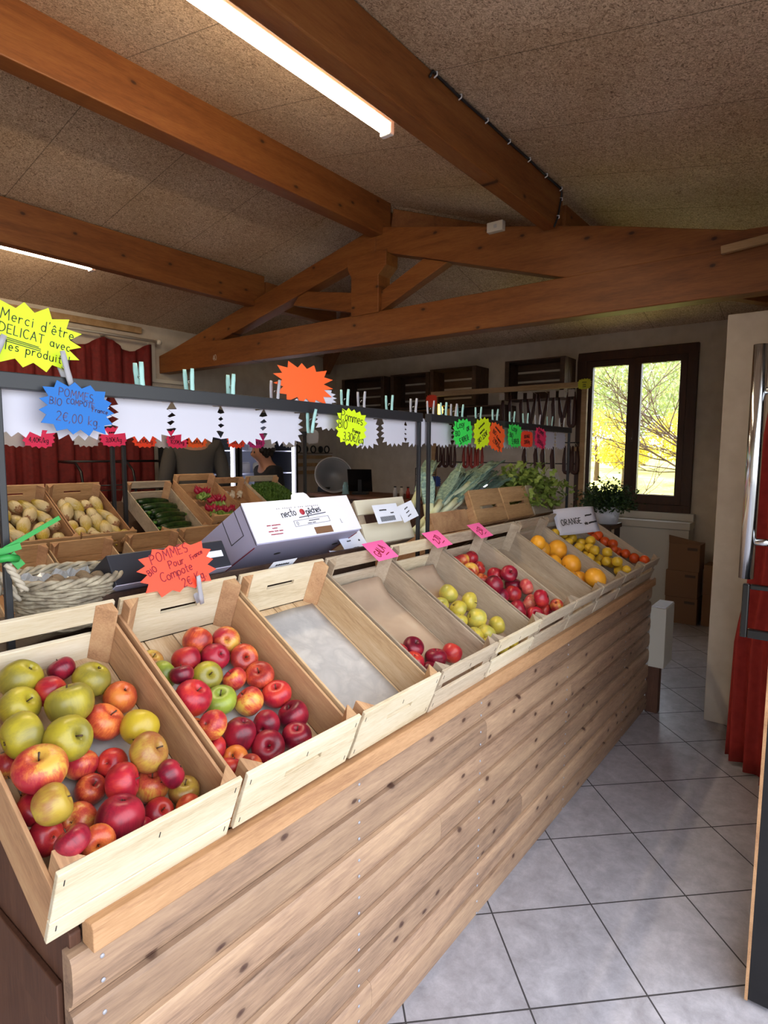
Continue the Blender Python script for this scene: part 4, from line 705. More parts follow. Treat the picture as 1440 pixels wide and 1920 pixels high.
# black carton and white peach carton, tilted on the ridge
def carton(loc, w_, d, h, body, front, label, name='carton', flap=None):
    t = thing(name, label, 'box', loc); t.rotation_euler = (radians(-32), 0, 0)
    return t
t = carton((.690, 1.330, 1.180), .33, .2, .078, 'navy', 'navy', 'black cardboard box with white label strip behind orange-red sign')
b = MB(); b.box(0, .33, .0, .2, .0, .078); b.build('carton_body', 'navy', t, .003)
b = MB(); b.box(.0, .33, .001, .2, -.003, -.0004); b.build('underside', 'lilac', t, .001, label='pale lilac underside of the black box')
b = MB(); b.box(.19, .315, -.0012, -.0002, .030, .048); o = b.build('label_strip', 'label', t, label='white label strip'); lettering([('~~~ ~~~', .225, .034, .009, 0)], 'greycard', o, -.0016, .001)
t = carton((1.125, 1.345, 1.222), .465, .29, .135, 'label', 'label', 'white peach carton tilted between the black box and cream crate')
W_, D_, H_ = .465, .29, .135
b = MB(); b.box(0, W_, 0, D_, 0, H_); bd = b.build('carton_body', 'boxwhite_shaded', t, .004)  # lilac body colour paints in the shade on the white carton's underside
b = MB(); b.prism([(-.002, .002), (W_+.002, .002), (W_+.002, H_+.002), (-.002, H_+.002)], -.0035, -.0004, 0); lid = b.build('lid', 'boxwhite', t, .001)
b = MB(); P = [(.20, H_+.001), (.208, H_+.018), (.218, H_+.024), (.265, H_+.024), (.275, H_+.018), (.285, H_+.001)]; b.prism(P, -.003, -.0006, 0); b.build('tab', 'boxwhite', t)
b = MB(); b.box(.245, .325, -.0046, -.0036, .006, .030); b.build('hand_hole', 'cardboard', t, label='brown hand hole showing the inside')
for x in (.15, .42):
    b = MB(); b.lathe([(0, 0), (.010, 0), (.010, .001), (0, .001)], 14, mx=Matrix.Translation((x, .10, -.0014)) @ Matrix.Diagonal((1.4, .7, 1, 1))); b.build('vent_hole', 'black', t)
lettering([('~~ ~~~~~ ~ ~~~ ~~~~~~~', .215, .105, .009, 0, .55)], 'greycard', lid, -.0042, .001, label='thin grey printed line')
lettering([('necto', .165, .078, .026, 4, .12), ('pêches', .275, .082, .024, 5, .1), ('_', (.2, .070), (.325, .079))], 'ink', lid, -.0042, .0024)
b = MB(); b.lathe([(0, 0), (.011, 0), (.011, .0005), (0, .0005)], 14, mx=Matrix.Translation((.222, -.0046, .089)) @ Matrix.Rotation(pi/2, 4, 'X')); b.build('fruit_emblem', 'crimsonprint', lid)
lettering([('_', (.17, .040), (.33, .046)), ('_', (.33, .046), (.33, .066)), ('_', (.33, .066), (.17, .060)), ('_', (.17, .060), (.17, .040)), ('O', .185, .045, .012, 2), ('~~~~~~~~~~~~~~~~', .26, .055, .005, 2), ('~~~~~~ ~~~~~', .245, .046, .005, 2)], 'ink', lid, -.0042, .0008)
lettering([('~~~~ ~~~~~~~~~', .085, .052, .007, 0, .15), ('~~~~~~', .085, .042, .006, 0, .15), ('~~~~~ ~~~~ ~~~~', .085, .032, .007, 0, .15), ('~~~~~~~~~~~~~~', .085, .022, .006, 0, .15)], 'crimsonprint', lid, -.0042, .0012)
lettering([('L', .385, .035, .014, 0)], 'ink', lid, -.0042, .001)
b = MB(); b.box(-.0012, -.0004, .04, .11, .05, .052); b.box(-.0012, -.0004, .04, .042, .052, H_); b.box(-.0012, -.0004, .108, .11, .052, H_); b.box(-.0012, -.0004, .004, .006, 0, H_); b.build('flap_slot', 'black', t)
for zx in ((0, .0), ):
    b = MB(); b.prism([(-.001, .02), (.003, .02), (.003, .26), (-.001, .26)], -.002, -.0006, 0, plane='xy'); b.prism([(.46, .02), (.464, .02), (.464, .26), (.46, .26)], -.002, -.0006, 0, plane='xy'); b.build('cut_edge', 'redink', t)
# rear-facing crates on the counter (their high ends stand up behind the ridge)
GR = 'crates tilting away on the back of the counter'
def rcrate(x, label, style, ends, sides, yt=1.405, zt=1.142, tilt=30.8, w=.31, rzd=0, h=.182):
    T = radians(tilt); L = .5
    return crate((x+w, yt+L*cos(T), zt-L*sin(T)), label, GR, style, ends=ends, sides=sides, posts=sides, base=sides, tilt=T, rz=pi+radians(rzd), w=w, h=h)
rcrate(1.70, 'cream crate with printed white labels behind the fourth crate', 'slats', 'cream', 'weathered_y')
rcrate(2.555, 'left brown slatted crate end below the leeks', 'midslot', 'backcrate', 'side_tan')
rcrate(2.88, 'brown slatted crate end beside the celery', 'midslot', 'backcrate', 'side_tan')
rcrate(3.21, 'brown crate holding the celery bunch', 'seam', 'weathered', 'side_tan')
c_ = rcrate(2.20, 'low brown crate under the white ends of leeks', 'seam', 'side_tan', 'side_tan', zt=1.085, h=.15)
rcrate(3.53, 'pale grey crate standing at the far corner of counter', 'slot', 'offwhite', 'offwhite', yt=1.46, zt=1.19, w=.30, h=.22)
def plabel(loc, rot, w_, h_, lines, label, th=.0015, parent=None):
    b = MB(); b.box(-w_/2, w_/2, 0, .0005, -h_/2, h_/2); o = b.build('printed_label', 'label', parent); o.location = loc; o.rotation_euler = rot
    if parent is None: tag(o, label, 'label', 'printed labels behind the crates')
    q = lettering(lines, 'ink', o, -.0004, th); return o
bar = [('_', (-.05+i*.0045, -.03), (-.05+i*.0045, -.012)) for i in range(20)]
plabel((1.79, 1.382, 1.262), (radians(-26), 0, 0), .15, .075, bar+[('~~~~~~~', -.02, .012, .010, 0), ('~~~~', .03, -.002, .008, 0)], 'printed white label with barcode on the cream crate', .0022)
plabel((1.92, 1.380, 1.260), (radians(-26), radians(-12), 0), .10, .07, [('~~~~', 0, .012, .010, 10), ('~~~~', 0, -.004, .010, 10), ('~~~~', 0, -.02, .010, 10)], 'tilted white label right of barcode label on cream crate')
plabel((1.60, 1.39, 1.175), (radians(-40), radians(0), 0), .13, .10, [('~~~~~', 0, .02, .012, 0), ('~~~', -.02, 0, .012, 0), ('~', .035, -.005, .02, 0), ('~~~~~', 0, -.03, .010, 0)], 'white printed label lying right of the peach carton')
plabel((1.535, 1.36, 1.13), (radians(-60), radians(8), 0), .13, .07, [('~~~~~~', 0, .01, .010, 0), ('~~~~~', 0, -.015, .010, 0)], 'lower white printed label below the peach carton corner')
plabel((1.13, 1.2425, 1.179), (radians(-22+90-22), 0, 0), .09, .03, [('~~~~~~', 0, -.006, .014, 0)], 'white paper with upside writing on rim of the third crate', .0022)
# leeks
LK = 'leeks piled behind the counter ridge'
def leek(a, c, r, label, seed):
    rn = random.Random(seed); a, c = Vector(a), Vector(c); t = thing('leek', label, 'leek', a, group=LK); d = c-a; m_ = d*.42
    b = MB(); b.tube([(0, 0, 0), m_*.12, m_*.6, m_], [r*1.15, r, r, r*1.1], 10); b.build('white_shank', 'leekwhite', t)
    b = MB()
    for i in range(7):
        b.tube([Vector((0, 0, 0)), -d.normalized()*.015+Vector((rn.uniform(-.012, .012), rn.uniform(-.012, .012), rn.uniform(-.015, .004)))], [.0012, .0006], 4)
    b.build('roots', 'leekwhite', t)
    sd_ = d.cross(Vector((0, 0, 1))).normalized(); up = sd_.cross(d).normalized()
    for i in range(7):
        b = MB(); an = rn.uniform(-1, 1); f = (sd_*an*.30+up*(.10+.25*rn.random())); L = d.length*.56*rn.uniform(.7, 1.1); dd = d.normalized(); vs = []
        wn = (sd_*cos(i)+up*sin(i)).normalized(); wn = (sd_+up*.5*an).normalized()
        n_ = 8
        for j in range(n_+1):
            u = j/n_; p = m_*.92+dd*L*u+f*L*.42*u*u-Vector((0, 0, .10*L*u**3*rn.uniform(.6, 1.2))); ww = .033*(.6+.9*u-1.25*u*u*u)+.002
            vs += [tuple(p-wn*ww+up*.007), tuple(p-up*.004), tuple(p+wn*ww+up*.007)]
        b.add(vs, [(3*j+k, 3*j+k+1, 3*j+k+4, 3*j+k+3) for j in range(n_) for k in (0, 1)], .5, True)
        o = b.build('leek_leaf', 'leek', t); so_ = o.modifiers.new('th', 'SOLIDIFY'); so_.thickness = .0012
rn = random.Random(31)
LS = [((2.18, 1.48, 1.14), (2.72, 1.62, 1.42)), ((2.22, 1.56, 1.13), (2.8, 1.60, 1.40)), ((2.28, 1.52, 1.16), (2.86, 1.52, 1.40)), ((2.36, 1.60, 1.16), (2.95, 1.66, 1.42)), ((2.42, 1.52, 1.2), (3.02, 1.58, 1.40)), ((2.5, 1.60, 1.2), (3.10, 1.68, 1.42)), ((2.46, 1.56, 1.24), (3.0, 1.52, 1.46)), ((2.6, 1.58, 1.24), (3.2, 1.64, 1.38)), ((2.3, 1.66, 1.18), (2.76, 1.80, 1.47)), ((2.7, 1.56, 1.24), (3.28, 1.58, 1.36))]
LL = ['leek lying lowest at left with its root end showing', 'second lowest leek at left of the pile', 'third leek up with white end near the posts', 'leek in the middle of the pile', 'fifth leek from the left in the pile', 'leek behind the middle of the leek pile', 'topmost leek with high blue-green leaves', 'leek leaning toward the celery', 'leek at the back left of the pile', 'rightmost leek beside the celery leaves']
for i, ((a_, c_), lb) in enumerate(zip(LS, LL)): leek(a_, c_, .018, lb, i)
leek((2.30, 1.52, 1.13), (2.36, 1.60, 1.42), .024, 'thick leek standing upright at the left of the pile', 40)
# leafy bunches
def bunch(name, c, r, n, ln_, wd, m_, label, cat, seed, spread=(1, 1, 1), up=.6, stems='leaflight'):
    rn = random.Random(seed); t = thing(name, label, cat, c); b = MB(); st_ = MB()
    for i in range(n):
        d = Vector((rn.gauss(0, 1)*spread[0], rn.gauss(0, 1)*spread[1], abs(rn.gauss(up, .6))*spread[2])).normalized(); base = Vector((rn.uniform(-.03, .03), rn.uniform(-.03, .03), 0)); tip = d*r*rn.uniform(.45, 1)
        if i % 6 == 0: st_.tube([base*.4, base*.4+tip*.5, tip], [.003, .002, .001], 5)
        for k in range(4):
            p = base+tip*rn.uniform(.75, 1.05)+Vector((rn.gauss(0, 1), rn.gauss(0, 1), rn.gauss(0, 1)))*r*.10
            e = Euler((rn.uniform(-1, 1), rn.uniform(-1, 1), rn.uniform(0, 6.3))).to_matrix(); s1 = rn.uniform(.7, 1.3)
            q = [(0, 0, 0), (ln_*.3, wd*.8, .004), (ln_*.5, wd*.35, .002), (ln_*.75, wd*.6, .004), (ln_, 0, -.004), (ln_*.75, -wd*.6, .004), (ln_*.5, -wd*.35, .002), (ln_*.3, -wd*.8, .004)]
            b.add([tuple(p+e @ (Vector(v)*s1)) for v in q], [tuple(range(8))])
    b.build('leaves', m_, t); st_.build('stems', stems, t); return t
bunch('celery_bunch', (3.34, 1.53, 1.21), .23, 200, .055, .022, 'celeryleaf', 'bushy celery bunch with yellow-green leaves in brown crate', 'celery', 1, (1.2, .8, 1), .5)
bunch('parsley_bunch', (4.15, 1.30, 1.13), .20, 420, .022, .012, 'leafdark', 'dark green parsley bunch below the window', 'parsley', 2, (1, 1, .9), .55)
# parsley stands on a small white tub stand
t = thing('plastic_tub', 'white tub holding the dark parsley by the counter end', 'tub', (4.15, 1.30, 1.02)); b = MB(); b.lathe([(0, 0), (.07, 0), (.09, .12), (.083, .12), (.065, .01), (0, .01)], 20); b.build('tub_wall', 'white', t)
t = thing('side_table', 'dark small side table at the far end of counter', 'table', (4.15, 1.35, 0)); b = MB(); b.box(-.12, .12, -.12, .12, .99, 1.02); b.build('table_top', 'darkwood', t, .003)
for sx in (-.11, .08):
    for sy in (-.11, .08): b = MB(); b.box(sx, sx+.03, sy, sy+.03, 0, .99); b.build('leg', 'darkwood', t)
# rope, ribbon on first post
t = thing('ribbon_knot', 'green ribbon knotted round the nearest frame post', 'ribbon', (.47, 1.36, 1.29)); b = MB(); b.bar((.0, -.01, 0), (.115, .0, .055), .002, .010, (0, 0, 1)); b.bar((-.03, -.01, -.01), (.03, -.012, .004), .003, .014); b.bar((.01, -.01, -.012), (.03, -.01, -.04), .003, .018); b.build('ribbon_tail', 'ribbon', t); 
b = MB(); b.tube([(-.022, -.012, -.02), (.0, -.024, -.016), (.022, -.012, -.022)], .008, 8); b.build('knot', 'ribbon', t)
b = MB()
for k in (0, 1): b.tube([(.0+.004*cos(i*.8+k*pi)+.030*i/16, -.022+.004*sin(i*.8+k*pi), -.03-.06*i/16) for i in range(17)], .005, 6)
tag(L3(b, (0, 0, 0)).build('rope_end', 'rope'), 'short twisted rope end hanging from the green ribbon', 'rope').location = (.47, 1.36, 1.29)
b = MB(); b.box(-.09, .09, -.05, .06, 0, .045); b.box(-.07, -.04, -.052, -.05, .008, .036); b.box(-.02, .01, -.052, -.05, .008, .036); b.box(.03, .06, -.052, -.05, .008, .036)
o = b.build('plastic_crate', 'navy', None, .004); o.location = (.78, 1.62, 1.135); tag(o, 'small dark blue plastic crate behind the wicker basket', 'plastic crate')
q = MB(); q.box(-.08, .08, -.04, .05, .046, .047); q.build('rim_insert', 'black', o)
t = thing('support_box', 'dark wooden block under the blue plastic crate', 'box', (.78, 1.62, 1.052)); b = MB(); b.box(-.08, .08, -.06, .08, 0, .082); b.build('block', 'darkwood', t)
# white carton at counter end
t = thing('white_carton', 'narrow white carton fixed at the far end of counter', 'box', (3.59, .77, .27)); b = MB(); b.box(0, .20, 0, .085, 0, .35); b.build('carton_body', 'offwhite', t, .003); b = MB(); b.box(.004, .196, .004, .081, .351, .356); b.build('carton_flap', 'white', t)
b = MB(); b.box(3.586, 3.64, .79, .86, 0, .27); tag(b.build('wood_block', 'endwood', None, .003), 'dark wooden foot block under the white carton', 'block')
# ================================================================== second counter (behind the aisle)
t = thing('display_counter', 'second brown stepped counter of vegetable crates behind the aisle', 'counter', (.9, 2.62, 0))
b = MB(); pr_ = [(2.64, 0), (3.78, 0), (3.78, 1.165), (3.27, .865), (3.15, .865), (3.15, .90), (2.64, .62)]
b.prism(pr_, .9, 3.5, .4, plane='yz'); L3(b, (.9, 2.62, 0)).build('counter_body', 'darkwood', t)
b = MB()
for i in range(6): b.box(.9, 3.5, 2.622, 2.64, i*.104, i*.104+.102)
L3(b, (.9, 2.62, 0)).build('front_boards', 'plank', t)
G2 = 'crates on the second counter'
UP = [(1.18, 3.28, .907, 32, 'left crate of white chicory behind the front post', 'backcrate'), (1.50, 3.28, .907, 32, 'right crate of yellow-white chicory', 'backcrate'), (1.945, 3.22, .90, 33, 'crate of dark green zucchini right of back posts', 'weathered'), (2.262, 3.16, .96, 30, 'crate of red radish bunches on the second counter', 'backcrate'), (2.585, 3.24, .925, 30, 'crate of white mushrooms right of the radishes', 'side_tan'), (2.905, 3.22, .93, 30, 'crate heaped with small green salad leaves', 'weathered')]
for x, y, z, T, lb, e_ in UP: crate((x, y, z), lb, G2, 'slats' if x > 1.9 else 'slot', ends=e_, sides=e_ if e_ != 'backcrate' else 'side_tan', posts='side_tan', base='side_tan', tilt=radians(T))
for x, lb in ((.945, 'lower crate at left behind the wicker basket'), (1.27, 'empty lower crate above the wicker basket'), (1.66, 'lower crate with ginger roots behind the black box'), (1.99, 'lower orange-tan crate left of the peach carton'), (2.32, 'lower crate hidden mostly by the peach carton')):
    crate((x, 2.70, .655), lb, G2, 'seam', ends='backcrate', sides='poplar_y' if x < 1.9 else 'side_tan', posts='side_tan', base='side_tan', tilt=radians(31))
def c2(k, x, l, n): X, Y, Z, T = UP[k][:4]; T = radians(T); return Vector((X+x, Y+l*cos(T)-n*sin(T), Z+l*sin(T)+n*cos(T)))
a = mat('chicoryskin', '#e6ddc0', .4); p = a.node_tree.nodes['Principled BSDF']; tc = nod(a, 'TexCoord'); sx = nod(a, 'SeparateXYZ'); ln(a, tc.outputs['Object'], sx.inputs[0])
nz = nod(a, 'TexNoise', Scale=1.6, Detail=4); mp = nod(a, 'Mapping', Scale=(4, 4, .6)); ln(a, tc.outputs['Object'], mp.inputs[0]); ln(a, mp.outputs[0], nz.inputs['Vector'])
f = math_(a, 'ADD', math_(a, 'MULTIPLY', sx.outputs[2], .2), math_(a, 'MULTIPLY', nz.outputs[0], .7))
r = ramp(a, [(.0, '#8c6240'), (.06, '#d0bf96'), (.35, '#d2c294'), (.60, '#c2a83e'), (.85, '#a88c24')]); ln(a, f, r.inputs[0]); ln(a, r.outputs[0], p.inputs['Base Color']); bump(a, nz.outputs[0], .3, .02)
b = MB(); b.lathe(spl([(0, -2.0), (.5, -2.0), (.8, -1.4), (1.0, -.5), (.92, .5), (.6, 1.4), (.25, 1.95), (0, 2.1)], 2), 14, wob=lambda t_, z_: 1+.05*cos(3*t_+z_*2)); CH = b.mesh('chicory'); CH.materials.append(M['chicoryskin'])
rn = random.Random(8); N = 0
for k, cnt in ((0, 5), (1, 5)):
    for j in range(cnt):
        for i in range(4):
            o = bpy.data.objects.new('chicory', CH); COL.objects.link(o); r_ = rn.uniform(.030, .037); o.scale = (r_, r_, r_*rn.uniform(.85, 1.05))
            lx = .05+.07*i+rn.uniform(-.012, .012); lz = .05+.087*j+rn.uniform(-.02, .02)
            o.location = c2(k, min(max(lx, .045), .267), lz, .045+.022*((i+j) % 2)+rn.uniform(0, .012)); o.rotation_euler = (radians(30)+rn.choice((pi/2, -pi/2))+rn.uniform(-.3, .3), rn.uniform(-.2, .2), rn.uniform(-.75, .75))
            tag(o, f'chicory in the {["left", "right"][k]} chicory crate, {ORD[j]} row from front, {ORD[i]} from left', 'chicory', f'chicories in the {["left", "right"][k]} crate')
b = MB(); b.tube([(-.105, 0, 0), (-.1, .0, 0), (-.05, .003, .002), (0, .004, .002), (.06, .001, 0), (.1, -.004, -.002), (.108, -.005, -.002)], [.010, .018, .021, .022, .021, .016, .006], 12); ZM = b.mesh('zucchini'); ZM.materials.append(M['zucchini'])
b = MB(); b.tube([(-.105, 0, 0), (-.125, 0, .003)], [.010, .008], 6); ZS = b.mesh('stem'); ZS.materials.append(M['leafmid'])
for j in range(8):
    for i in range(2):
        if j > 5 and i: continue
        o = bpy.data.objects.new('zucchini', ZM); COL.objects.link(o); s_ = bpy.data.objects.new('stem', ZS); COL.objects.link(s_); s_.parent = o
        o.location = c2(2, .155+rn.uniform(-.01, .02), .075+.05*j+rn.uniform(-.008, .008), .04+.038*i+rn.uniform(0, .006)); o.rotation_euler = (radians(30), rn.uniform(-.05, .05), rn.uniform(-.22, .22)+(pi if rn.random() < .3 else 0)); o.scale = (1.08, 1.1, 1.1)
        tag(o, f'dark green zucchini, {"upper" if i else "lower"} layer, {ORD[j]} from the crate front', 'zucchini', 'zucchini in their crate')
b = MB(); b.lathe(spl([(0, -2.6), (.08, -2.2), (.3, -1.5), (.9, -.8), (1, 0), (.75, .7), (0, .95)], 2), 10); RD = b.mesh('radish'); RD.materials.append(M['skinred'])
for q, (lx, l, lb) in enumerate(((.16, .38, 'radish bunch at the top of its crate'), (.21, .28, 'radish bunch at right in the middle of its crate'), (.13, .17, 'radish bunch at the left low end of crate'), (.22, .15, 'radish bunch at the right low end of crate'))):
    t = thing('radish_bunch', lb, 'radish bunch', c2(3, lx, l, .05), group='radish bunches')
    for i in range(11):
        o = bpy.data.objects.new('radish', RD); COL.objects.link(o); o.parent = t; o.scale = (.017,)*3
        o.location = (-.045+.009*i+rn.uniform(-.004, .004), rn.uniform(-.02, .02), .02+rn.uniform(-.005, .02)); o.rotation_euler = (rn.uniform(-.5, .5), rn.uniform(-.5, .5)+(i-5)*.12+pi, 0)
    b = MB(); leafcloud(b, (-.02, -.05, .0), .05, .04, .02, 70, .04, rn); b.build('leaves', 'leaflight', t)
b = MB(); b.lathe(spl([(0, .9), (.5, .78), (.9, .3), (1, -.05), (.85, -.2), (.3, -.1), (.28, -.8), (0, -.85)], 2), 14); MU = b.mesh('mushroom'); MU.materials.append(M['mushroom'])
for i, (lx, l) in enumerate(((.07, .45), (.10, .41), (.14, .445), (.17, .41), (.20, .45), (.235, .41), (.265, .44), (.13, .385))):
    o = bpy.data.objects.new('mushroom', MU); COL.objects.link(o); o.location = c2(4, lx, l, .045); o.scale = (.023,)*3; o.rotation_euler = (rn.uniform(-1.5, 1.5), rn.uniform(-1, 1), i)
    tag(o, f'white mushroom in its crate, {ORD[i]} from the left' if i < 7 else 'white mushroom lying lowest in its crate', 'mushroom', 'mushrooms in their crate')
b = MB(); rr_ = random.Random(3)
for i in range(3200):
    lx, l = rr_.uniform(.02, .30), rr_.uniform(.03, .47); hgt = .06+.10*(1-((lx-.16)/.17)**2)*(1-((l-.25)/.27)**2); p_ = c2(5, lx, l, hgt*rr_.uniform(.75, 1.0)+.01)
    e = Euler((rr_.uniform(0, 6), rr_.uniform(0, 6), rr_.uniform(0, 6))).to_matrix()
    b.add([tuple(p_+e @ Vector(v)*.020) for v in ((-1, 0, 0), (0, -.4, .2), (1, 0, 0), (0, .4, .2))], [(0, 1, 2, 3)])
tag(b.build('salad_leaves', 'moss'), 'heap of small green salad leaves left of the grey basin', 'salad', kind='stuff')
def gz(x, l, n): T = radians(31); return Vector((1.66+x, 2.70+l*cos(T)-n*sin(T), .655+l*sin(T)+n*cos(T)))
for i in range(9):
    b = MB(); pts = [(rn.uniform(-.01, .01), rn.uniform(-.01, .01), .015*j-.04) for j in range(6)]; b.tube(pts, [.008, .016, .012, .018, .012, .006], 8); b.tube([pts[2], (pts[2][0]+.03, .01, pts[2][2]+.01)], [.012, .008], 7)
    o = b.build('ginger_root', 'ginger'); o.location = gz(.04+.028*i, .30+.1*sin(i*2), .032); o.rotation_euler = (rn.uniform(1, 2), rn.uniform(0, 3), rn.uniform(0, 3)); tag(o, f'knobby brown ginger root in lower crate, {ORD[i]} from left', 'ginger', 'ginger roots in the lower crate')
# ================================================================== curtains
def curtain(name, m_, label, path, z0, z1, amp, waves, cat='curtain', top=None, left=None):
    b = MB(); nx, nz = 120, 24; vs = []
    for j in range(nz+1):
        v = j/nz
        for i in range(nx+1):
            u = i/nx; p, nrm = path(u, v); zz = z0(u)+(z1(u)-z0(u))*v; s_ = sin(u*waves*2*pi+.6*sin(v*2))*amp*(1-.35*v)+.4*amp*sin(u*waves*4.4*pi+v*3)
            vs.append((p[0]+nrm[0]*s_, p[1]+nrm[1]*s_, zz))
    b.add(vs, [(j*(nx+1)+i, j*(nx+1)+i+1, (j+1)*(nx+1)+i+1, (j+1)*(nx+1)+i) for j in range(nz) for i in range(nx)], 0, True)
    o = b.build(name, m_); so_ = o.modifiers.new('th', 'SOLIDIFY'); so_.thickness = .003; return tag(o, label, cat)
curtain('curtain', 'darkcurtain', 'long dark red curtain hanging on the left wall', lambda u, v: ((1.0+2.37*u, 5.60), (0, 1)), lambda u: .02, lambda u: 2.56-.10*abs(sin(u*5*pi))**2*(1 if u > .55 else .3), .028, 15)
t = thing('curtain_rod', 'white curtain rod above the dark red curtain', 'curtain rod', (1.0, 5.56, 2.585)); b = MB(); b.tube([(0, 0, 0), (2.40, 0, 0)], .014, 10); b.build('rod', 'offwhite', t)
b = MB(); b.lathe(sph(1, 8), 12, mx=Matrix.Translation((2.425, 0, 0)) @ Matrix.Scale(.03, 4)); b.build('finial', 'offwhite', t)
for x in (.4, 1.9): b = MB(); b.tube([(x, 0, 0), (x, .13, 0)], .012, 8); b.build('bracket', 'offwhite', t)
def rp(u, v):
    z = 2.3*v; L = [(0, .40), (.6, .404), (.894, .365), (1.5, .346), (1.743, .318), (2.3, .25)]
    for (a0, y0), (a1, y1) in zip(L, L[1:]):
        if a0 <= z <= a1: yl = y0+(y1-y0)*(z-a0)/(a1-a0); break
    else: yl = .25
    return ((3.27-.42*u, yl-(yl+.03)*u), (.7, -.7))
curtain('curtain', 'curtain', 'red curtain gathered beside the door at right', rp, lambda u: .015+.01*sin(u*9), lambda u: 2.3, .03, 6)
# ================================================================== glass door leaf at right
t = thing('glass_door', 'black-framed glass door leaf at right with steel bar handle', 'door', (1.79, .10, 0))
b = MB(); W2 = .94
b.box(W2-.055, W2, -.03, .035, .01, 2.2); b.box(0, .055, -.03, .035, .01, 2.2); b.box(.055, W2-.055, 0, .035, 2.14, 2.2); b.box(.055, W2-.055, 0, .035, .01, .10); b.build('door_frame', 'blackgloss', t, .003)
b = MB(); b.box(.055, W2-.055, .014, .020, .10, 2.14); b.build('glass_pane', 'glass', t)
b = MB(); b.box(-.004, -.0003, .0275, .035, .01, 2.2); b.build('edge_strip', 'batten', t, label='thin brown wooden edge strip')
b = MB(); b.tube([(.025, .10, 1.167), (.025, .10, 1.772)], .0175, 20); bh = b.build('bar_handle', 'steel', t, label='polished steel bar handle')
for z in (1.265, 1.655): b = MB(); b.tube([(.025, .10, z), (.025, .036, z)], .0095, 12); b.build('standoff', 'steel', bh)
b = MB(); b.box(.002, .02, .088, .104, 1.012, 1.155); b.box(.002, .02, .036, .0875, 1.142, 1.155); b.box(.002, .02, .036, .0875, 1.012, 1.036); b.build('pull_handle', 'blackgloss', t, .003, label='small black pull handle')
# ================================================================== left wall: fridges, display case, people
def fridge(x0, x1, label):
    t = thing('display_fridge', label, 'fridge', (x0, 5.08, 0), group='lit display fridges on the left wall'); w_ = x1-x0
    b = MB(); b.box(0, w_, .55, .58, 0, 1.92); b.box(0, .03, .0, .55, 0, 1.92); b.box(w_-.03, w_, .0, .55, 0, 1.92); b.box(.03, w_-.03, 0, .55, 0, .2); b.box(.03, w_-.03, 0, .55, 1.85, 1.92); b.build('cabinet', 'black', t, .003)
    b = MB(); b.box(.032, w_-.032, .53, .549, .2, 1.85); b.build('back_lining', 'fridgewhite', t)
    for z in (.55, .9, 1.25, 1.5):
        b = MB(); b.box(.032, w_-.032, .08, .53, z, z+.012); b.build('shelf', 'fridgewhite', t)
    for x in (.034, w_-.052): b = MB(); b.box(x, x+.018, .03, .05, .25, 1.82); b.build('light_strip', 'led', t)
    b = MB(); b.box(.03, w_-.03, -.004, .002, .2, 1.85); b.build('glass_door', 'glass', t)
fridge(3.44, 4.0, 'left lit display fridge behind the person in grey'); fridge(4.03, 4.87, 'right lit display fridge behind the dark-haired person')
for i, (x, z, w_, m_) in enumerate(((4.15, 1.262, .12, 'offwhite'), (4.36, 1.262, .1, 'greycard'), (4.55, 1.262, .13, 'cream'), (4.2, 1.512, .14, 'greycard'), (4.5, 1.512, .16, 'white'), (3.6, 1.262, .12, 'white'), (3.8, 1.262, .1, 'offwhite'), (3.7, 1.512, .16, 'white'))):
    b = MB(); b.lathe([(0, 0), (w_/2, 0), (w_/2*1.05, .05), (w_/2, .10), (w_/3, .11), (0, .11)], 16); b_ = b.build('food_tub', m_); b_.location = (x, 5.40, z); tag(b_, f'food tub in the {"right" if x > 4 else "left"} fridge, {"upper" if z > 1.4 else "middle"} shelf, {ORD[i]} counted', 'tub', 'food tubs in the fridges'); q = MB(); q.lathe([(0, .111), (w_/2.4, .111), (w_/2.4, .118), (0, .118)], 16); q.build('lid', 'white', b_)
t = thing('display_case', 'dark curved glass display case before the red curtain', 'display case', (2.35, 5.0, 0))
b = MB(); b.box(0, .95, 0, .45, 0, .95); b.build('base_cabinet', 'blackmetal', t, .004)
b = MB()
for x in (0, .46, .93): b.tube([(x+.01, .02, .95), (x+.01, 0.02, 1.2), (x+.01, .05, 1.32), (x+.01, .14, 1.39), (x+.01, .45, 1.40)], .011, 6)
b.tube([(0, .44, 1.40), (.95, .44, 1.40)], .012, 6); b.tube([(0, .02, 1.2), (.95, .02, 1.2)], .006, 6); b.build('case_frame', 'blackmetal', t)
b = MB(); b.box(.02, .93, .015, .02, .96, 1.2); b.build('glass_front', 'glass', t)
b = MB(); b.box(.02, .93, .05, .44, 1.15, 1.16); b.build('shelf', 'steel', t)
